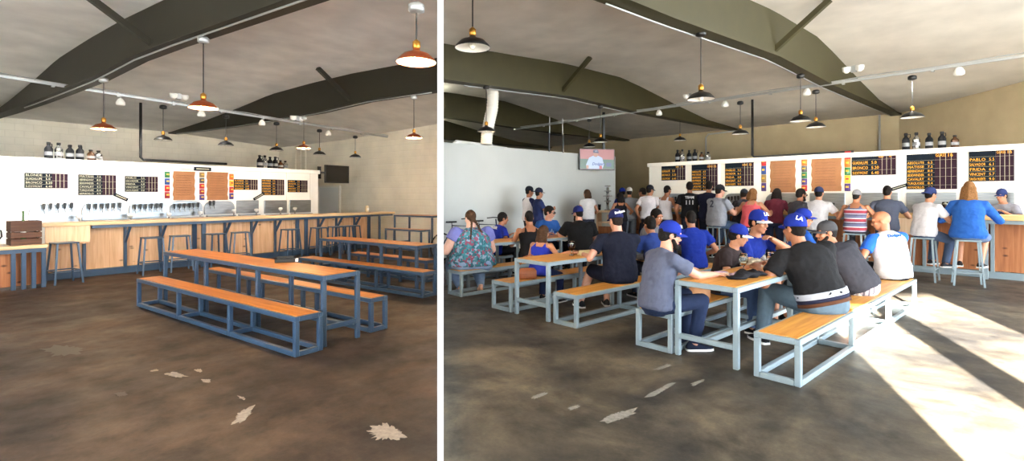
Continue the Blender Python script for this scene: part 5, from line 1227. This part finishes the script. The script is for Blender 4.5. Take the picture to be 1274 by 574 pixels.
B('person with sunglasses in charcoal tee turned right at the bar', (997, 235), 12.75, -75, 'charcoal tee and sunglasses', w=1.02, skin='tan', tcol=(62, 60, 66), pcol=DDEN, hair=('short', 'black'), beard=True, glasses='sun', face=True, hy=-6, lh=(0, .44, BZ), rh=(.22, .30, 1.1))
B('person in white tee and navy cap sitting at the bar, back turned', (1019, 233.5), 12.7, BAWAY, 'white tee and navy cap', w=1.0, skin='warm', tcol=(212, 210, 216), pcol=(60, 70, 92), hair=('buzz', 'black'), cap=dict(col=(40, 48, 84)), lh=(-.22, .36, BZ), rh=(.26, .32, BZ))
B('person in striped tank top and grey cap sitting at the bar', (1066, 237), 12.6, BAWAY-4, 'striped tank top', w=1.02, g=1.08, skin='tan', top='tank', tcol=stripe_mat(), pcol=(60, 62, 72), hair=('buzz', 'black'), cap=dict(col=(132, 132, 136)), hw=.85, hy=-10, lh=(-.22, .36, BZ), rh=(.34, .32, BZ), hem=-.06)
B('tall person in slate shirt standing at the bar', (1104, 231.5), 12.75, BAWAY+4, None, lean=10, bend=8, w=1.02, skin='warm', tcol=(74, 80, 98), pcol=(62, 70, 92), hair=('short', 'black'), hw=.85, hy=-8, lh=(-.22, .36, BZ), rh=(.24, .34, BZ))
B('person in white tee and backwards navy cap on a stool', (1158, 234), 12.35, -78, 'backwards cap', w=1.0, g=1.08, skin='warm', tcol=(214, 212, 218), pcol=(72, 88, 116), hair=('buzz', 'black'), cap=dict(col=(44, 56, 104), back=True), hw=.82, hy=2, lh=(.02, .44, BZ), rh=(.14, .42, BZ), shoe=(60, 62, 70), vox=.010, lf=(-.12, .32, .28), rf=(.14, .30, .26))
B('person with wavy blond hair in blue top and denim shorts', (1206, 226.5), 12.3, BAWAY-6, 'blond hair and blue top', w=.95, g=1.08, hips=1.12, skin='warm', top='long', tcol=(42, 96, 178), pcol=(104, 122, 152), shorts=True, hair=('mid', 'sandy'), hw=.82, lh=(-.24, .36, BZ), rh=(.26, .36, BZ), shoe=(40, 34, 34), vox=.010, rot_stool=.2)
B('person in grey shirt with blue script behind the bar end', (1246, 236), 14.45, 105, None, w=1.0, skin='warm', tcol=(146, 146, 156), pcol=DDEN, hair=('short', 'dark'), cap=dict(col=(44, 56, 104)), face=True, hw=.82, lh=(-.2, .34, BZ), rh=(.2, .34, BZ), prints=[('Dodgers', .09, .34, 'front', 0, (40, 60, 130))])

# ================================================================== THINGS ON TABLES AND BENCHES
def glass_mat():
    m = bpy.data.materials.new('clear glass'); m.use_nodes = True; b = m.node_tree.nodes['Principled BSDF']
    b.inputs['Base Color'].default_value = (.86, .91, .91, 1); b.inputs['Roughness'].default_value = .04; b.inputs['Transmission Weight'].default_value = 1; b.inputs['IOR'].default_value = 1.42; return m
M['glass'] = glass_mat(); M['beer'] = mat('amber beer', rgb(196, 120, 40), .2); M['stout'] = mat('dark beer', rgb(52, 18, 16), .2); M['foam'] = mat('beer foam', rgb(236, 226, 200), .8)
def tumbler(kind, p, label, beer=None, fill=.6, sc=1.0):
    o = thing('beer_glass', label, 'glass', 'W', p)
    if kind == 'stem':
        prof = [(.034, 0), (.034, .004), (.008, .010), (.006, .05), (.02, .065), (.042, .10), (.044, .13), (.036, .175)]; z0, z1 = .068, .17
    else:
        prof = [(.030, 0), (.031, .006), (.036, .08), (.041, .145)]; z0, z1 = .010, .14
    prof = [(r*sc, z*sc) for r, z in prof]; z0 *= sc; z1 *= sc
    inner = [(max(r-.0025, .002), z+.004) for r, z in prof[::-1] if z*1.0 >= z0-.01]
    put('glass_wall', MB().lathe(prof+inner, 20), M['glass'], o, True)
    if beer:
        zt = z0+(z1-z0)*fill; zs = [z0+(zt-z0)*i/6 for i in range(7)]; rs = [float(np.interp(z, [b_ for _, b_ in prof], [a_ for a_, _ in prof]))-.0035 for z in zs]
        put('beer', MB().lathe(list(zip(rs, zs)), 18), beer, o, True); put('foam', MB().lathe([(rs[-1], zt), (rs[-1], zt+.008)], 18), M['foam'], o, True)
    return o
def on_table(u, v, z=HT+.006): return sight(u, v)*((z-EYE)/sight(u, v).z)+V((0, 0, EYE))
def onT(u, v, z=HT+.0062): p = on_table(u, v, z); p.z = z; return p
for kind, u, v, lb, beer, fill in (('pint', 903, 331, 'empty straight glass by the dark brown tee on the nearest table', None, 0), ('stem', 925, 338, 'stemmed glass standing beside the black jacket', M['beer'], .15), ('stem', 940, 318.5, 'stemmed glass before the bright blue tee', M['stout'], .4), ('pint', 958, 332, 'clear glass near the black tee on the nearest table', M['beer'], .1), ('stem', 711, 318, 'stemmed glass of dark beer on the middle table', M['stout'], .75)):
    tumbler(kind, onT(u, v), lb, beer, fill, 1.15)
s = [S_ for S_ in ()]
# napkin, card box, jacket, crumpled papers, bags
p = onT(727, 318); o = thing('napkin', 'folded cream napkin tent on the middle table', 'napkin', 'W', p, .3)
put('fold', MB().loft([[(-.09, -.05, 0), (.09, -.05, 0), (.08, 0, .075), (-.08, 0, .075)], [(-.09, -.046, 0), (.09, -.046, 0), (.08, .003, .072), (-.08, .003, .072)]]).loft([[(-.09, .05, 0), (.09, .05, 0), (.08, 0, .075), (-.08, 0, .075)], [(-.09, .046, 0), (.09, .046, 0), (.08, -.003, .072), (-.08, -.003, .072)]]), cloth((226, 208, 160)), o)
p = onT(897, 342); o = thing('card_box', 'small cream card box on the near end of the nearest table', 'box', 'W', p, .2)
put('box', MB().box((0, 0, .014), (.13, .085, .028)), cloth((232, 214, 186)), o, bevel=.003); put('lid', MB().box((0, 0, .031), (.12, .075, .006)), cloth((186, 160, 196)), o, bevel=.002)
def drape(name, label, cat, u, v, rot, L, Wd, h, m, seed, z=HT+.004):
    p = onT(u, v, z); q = MB(); rnd = random.Random(seed); n = 13; rings = []
    for i in range(n):
        f = i/(n-1); w_ = Wd*(.35+.65*math.sin(PI*min(max(f, .06), .94))**.6); hh = h*(.5+.5*math.sin(PI*f))*(1+.25*math.sin(i*2.4+seed)); cx = (f-.5)*L; cy = .025*math.sin(i*1.3+seed)
        rings.append([V((cx, cy+w_*math.cos(t)*(1+.1*math.sin(3*t+i)), max(0, hh*.5+hh*.5*math.sin(t)*(1+.3*math.sin(4*t+i*1.7))))) for t in [2*PI*j/16 for j in range(16)]])
    q.loft(rings); return solo(name, q, m, label, cat, 'W', p, rot, smooth=True)
drape('jacket', 'black jacket lying in a heap on the near end of the nearest table', 'jacket', 930, 345.5, .62, .56, .085, .07, cloth((30, 30, 36)), 2)
drape('cloth_scrap', 'lilac cloth under the stemmed glass beside the black jacket', 'cloth', 921, 341.5, .55, .36, .07, .018, cloth((186, 160, 186)), 5)
for i, (u, v, lb) in enumerate(((938, 327.5, 'crumpled paper wrapper in the middle of the nearest table'), (948, 324, 'crumpled wrapper behind the others on the nearest table'), (935, 331.5, 'flattened paper wrapper before the crumpled ones'))):
    drape('paper_wrapper', lb, 'wrapper', u, v, .4+i, .24, .06, .06-.02*(i == 2), cloth((206, 194, 170)), 9+i)
p = onT(618, 293.5); o = thing('paper_sheet', 'white folded paper on the farthest table before the boy', 'paper', 'W', p, .5)
put('leaf', MB().box((0, 0, .006), (.26, .12, .012)).box((.02, .03, .018), (.2, .1, .008), Matrix.Rotation(.15, 3, 'Y')), cloth((222, 214, 202)), o)
def handbag(p, rot):
    o = thing('handbag', 'small brown leather handbag on the bench beside the royal blue tank top', 'bag', 'W', p, rot); m = mat('brown leather', rgb(150, 84, 48), .45, 0, .15, 12)
    prof = [(-.13, .0), (-.14, .05), (-.125, .12), (-.09, .155)]
    rings = []
    for z, a, b_ in ((0, .125, .05), (.02, .14, .062), (.08, .138, .06), (.13, .12, .045), (.155, .10, .028)):
        rings.append([V((math.copysign(abs(math.cos(t))**.6, math.cos(t))*a, math.copysign(abs(math.sin(t))**.6, math.sin(t))*b_, z)) for t in [2*PI*j/20 for j in range(20)]])
    put('pouch', MB().loft(rings), m, o, True)
    put('flap', MB().loft([[(x*a, -y, z) for x in (-1, -.5, 0, .5, 1)] + [(x*a, -y-.008, z) for x in (1, .5, 0, -.5, -1)] for a, y, z in ((.10, .03, .16), (.13, .055, .12), (.125, .066, .075))]), m, o, False, .004)
    put('strap', MB().tube([(-.11, 0, .13), (-.06, .02, .24), (.04, .03, .27), (.16, .05, .22), (.24, .06, .17)], .008), m, o, True)
    put('clasp', MB().lathe([(.014, 0), (.014, .008), (.006, .012)], 12, (0, 0, 0)), M['brass'], o, True).rotation_euler = (PI/2, 0, 0)
    o.children[-1].location = (0, -.075, .085)
pb = onT(656, 347, HB+.006); handbag(pb, .1)
pb = onT(870, 371, HB+.006); o = thing('paper_bag', 'crumpled tan bag on the bench beside the grey blue tee', 'bag', 'W', pb, .5); m = mat('tan plastic bag', rgb(196, 146, 106), .45, 0, .1, 10, .6, 14)
rings = []
for i, (z, a, b_) in enumerate(((0, .15, .09), (.03, .17, .10), (.08, .165, .09), (.13, .13, .06), (.16, .09, .03))):
    rings.append([V((a*math.cos(t)*(1+.08*math.sin(5*t+i)), b_*math.sin(t)*(1+.1*math.sin(4*t+i*2)), z*(1+.1*math.sin(3*t)))) for t in [2*PI*j/24 for j in range(24)]])
put('pouch', MB().loft(rings), m, o, True); put('knot', MB().cap2((0, 0, .15), (.03, .01, .21), .03, .012, 10), m, o, True)
# pale wood stand and chrome tower by the end of the grey wall
s_, t_, z_ = on_t('R', 756, 262, 13.2); o = thing('wood_stand', 'pale wooden stand with an open shelf at the end of the grey wall', 'stand', 'R', (s_, t_, 0), .4); zt = z_
put('top', MB().box((0, 0, zt-.03), (.62, .5, .06)), M['ply_pale'], o, bevel=.005); 
for sg in (-1, 1): put('side_panel', MB().box((sg*.28, 0, (zt-.06)/2), (.05, .48, zt-.06)), M['ply_pale'], o, bevel=.004)
put('front_panel', MB().box((0, -.2, (zt-.5)/2), (.5, .03, zt-.5)), M['ply_R'], o); put('shelf', MB().box((0, 0, zt-.38), (.51, .46, .04)), M['ply_pale'], o)
put('folded_sheet', MB().box((.12, -.1, zt-.24), (.24, .02, .22)), M['ply_pale'], o)
o = thing('tap_tower', 'tall chrome tower with rings standing on the pale wooden stand', 'tower', 'R', (s_-.02, t_+.02, zt), .4); ch = M['chrome']
put('column', MB().lathe([(.10, 0), (.10, .03), (.05, .05), (.05, .72), (.03, .74)], 16), ch, o, True)
for z, r in ((.30, .10), (.46, .13), (.62, .10), (.78, .08)):
    put('ring', MB().tube([(r*math.cos(2*PI*j/16), r*math.sin(2*PI*j/16), z) for j in range(17)], .018, 8), ch, o, True)
    for a_ in (0, 2.1, 4.2): put('spoke', MB().tube([(.04*math.cos(a_), .04*math.sin(a_), z), (r*math.cos(a_), r*math.sin(a_), z)], .010, 6), M['blackmat'], o)
tumbler('pint', W('R', s_-.25, t_-.1, zt), 'glass of dark beer on the pale wooden stand', M['stout'], .8, 1.3)
# drinks on the bar
for u, v, lb, bm_, kd in ((1176, 262.5, 'glass of red beer before the backwards cap', M['stout'], 'stem'), (1035, 262, 'pint glass right of the white tee and navy cap', M['beer'], 'pint'), (1086, 264, 'dark cup by the arm of the striped tank top', M['stout'], 'pint')):
    s0_, t0_, _ = on_t('R', u, v, 13.7); tumbler(kd, W('R', s0_, t0_, 1.246), lb, bm_, .75, 1.35)
# a beer in a hand
def bike(p, rot, label):
    o = thing('bicycle', label, 'bicycle', 'R', p, rot); k_ = M['black']
    for y in (-.52, .52):
        w_ = put('wheel', MB().tube([(0, y+.33*math.cos(2*PI*j/28), .34+.33*math.sin(2*PI*j/28)) for j in range(29)], .02, 8), M['blackmat'], o, True)
        sp = MB()
        for j in range(12): sp.tube([(0, y, .34), (0, y+.32*math.cos(2*PI*j/12), .34+.32*math.sin(2*PI*j/12))], .003, 4)
        put('spokes', sp, ch, w_)
    put('frame', MB().tube([(0, -.52, .34), (0, -.12, .30), (0, .40, .82), (0, -.22, .86), (0, -.12, .30)], .02).tube([(0, -.52, .34), (0, -.22, .80)], .014).tube([(0, .52, .34), (0, .40, .72), (0, .36, .98)], .018), cloth((40, 44, 70)), o)
    put('saddle', MB().loft([[(x*.06*a, y, .93+z) for x, z in ((-1, 0), (1, 0), (.8, .04), (-.8, .04))] for y, a in ((-.36, 1.2), (-.24, 1), (-.08, .35))]), M['blackmat'], o)
    put('seat_post', MB().tube([(0, -.22, .80), (0, -.23, .94)], .014), ch, o)
    put('handlebar', MB().tube([(-.30, .30, 1.0), (-.1, .36, 1.02), (.1, .36, 1.02), (.30, .30, 1.0)], .014), M['blackmat'], o)
    put('crank', MB().lathe([(.09, -.008), (.09, .008)], 18), ch, o).location = (.05, -.12, .30)
for u, lb in ((571, 'black bicycle leaning at the grey wall behind the floral blouse'), (604, 'dark bicycle with blue bag leaning at the grey wall beside the boy')):
    s_, t_, _ = on_s('R', u, 270, -10.55); bike((s_, t_, 0), 0, lb)
# ================================================================== LIGHT
wd = bpy.data.worlds.new('sky'); scn.world = wd; wd.use_nodes = True
bg = wd.node_tree.nodes['Background']; bg.inputs['Color'].default_value = (.80, .90, 1.0, 1); bg.inputs['Strength'].default_value = 4.0
sd = bpy.data.lights.new('sun', 'SUN'); sd.energy = 125; sd.angle = .009; sd.color = (1, .93, .82)
so = bpy.data.objects.new('sun', sd); COL.objects.link(so)
e = math.radians(8.0); d = Vector((.3506*math.cos(e), .9366*math.cos(e), -math.sin(e)))
so.rotation_euler = d.to_track_quat('-Z', 'Y').to_euler()
def spot(room, p, q, energy, ang, blend=.8, col=(1, .96, .9), size=.08):
    ld = bpy.data.lights.new('track_beam', 'SPOT'); ld.energy = energy; ld.spot_size = math.radians(ang); ld.spot_blend = blend; ld.color = col; ld.shadow_soft_size = size
    o = bpy.data.objects.new('track_beam', ld); COL.objects.link(o); a = W(room, *p); b = W(room, *q); o.location = a
    o.rotation_euler = (b-a).to_track_quat('-Z', 'Y').to_euler()
def track_z(room, s):
    A, B = [on_t(room, u, v, TL if room == 'L' else TR) for u, v in ([(-30, 90), (482, 170.5)] if room == 'L' else [(640, 161), (1300, 66)])]
    return float(np.interp(s, *zip(*sorted([(A[0], A[2]), (B[0], B[2])]))))-.25
for s, en in ((2.2, 80), (3.3, 75), (4.5, 45), (6.0, 12)): spot('L', (s, TL-.1, track_z('L', s)), (s+.1, 14.5, 1.75), en, 100)
for s, en in ((-.6, 30), (-2.2, 40), (-4.2, 50), (-6.2, 40), (-8.2, 20)): spot('R', (s, TR-.1, track_z('R', s)), (s, 15, 2.0), en, 115)
scn.view_settings.exposure = 2.2
scn.cycles.use_denoising = True
scn.cycles.max_bounces = 8; scn.cycles.diffuse_bounces = 5
scn.cycles.sample_clamp_indirect = 6
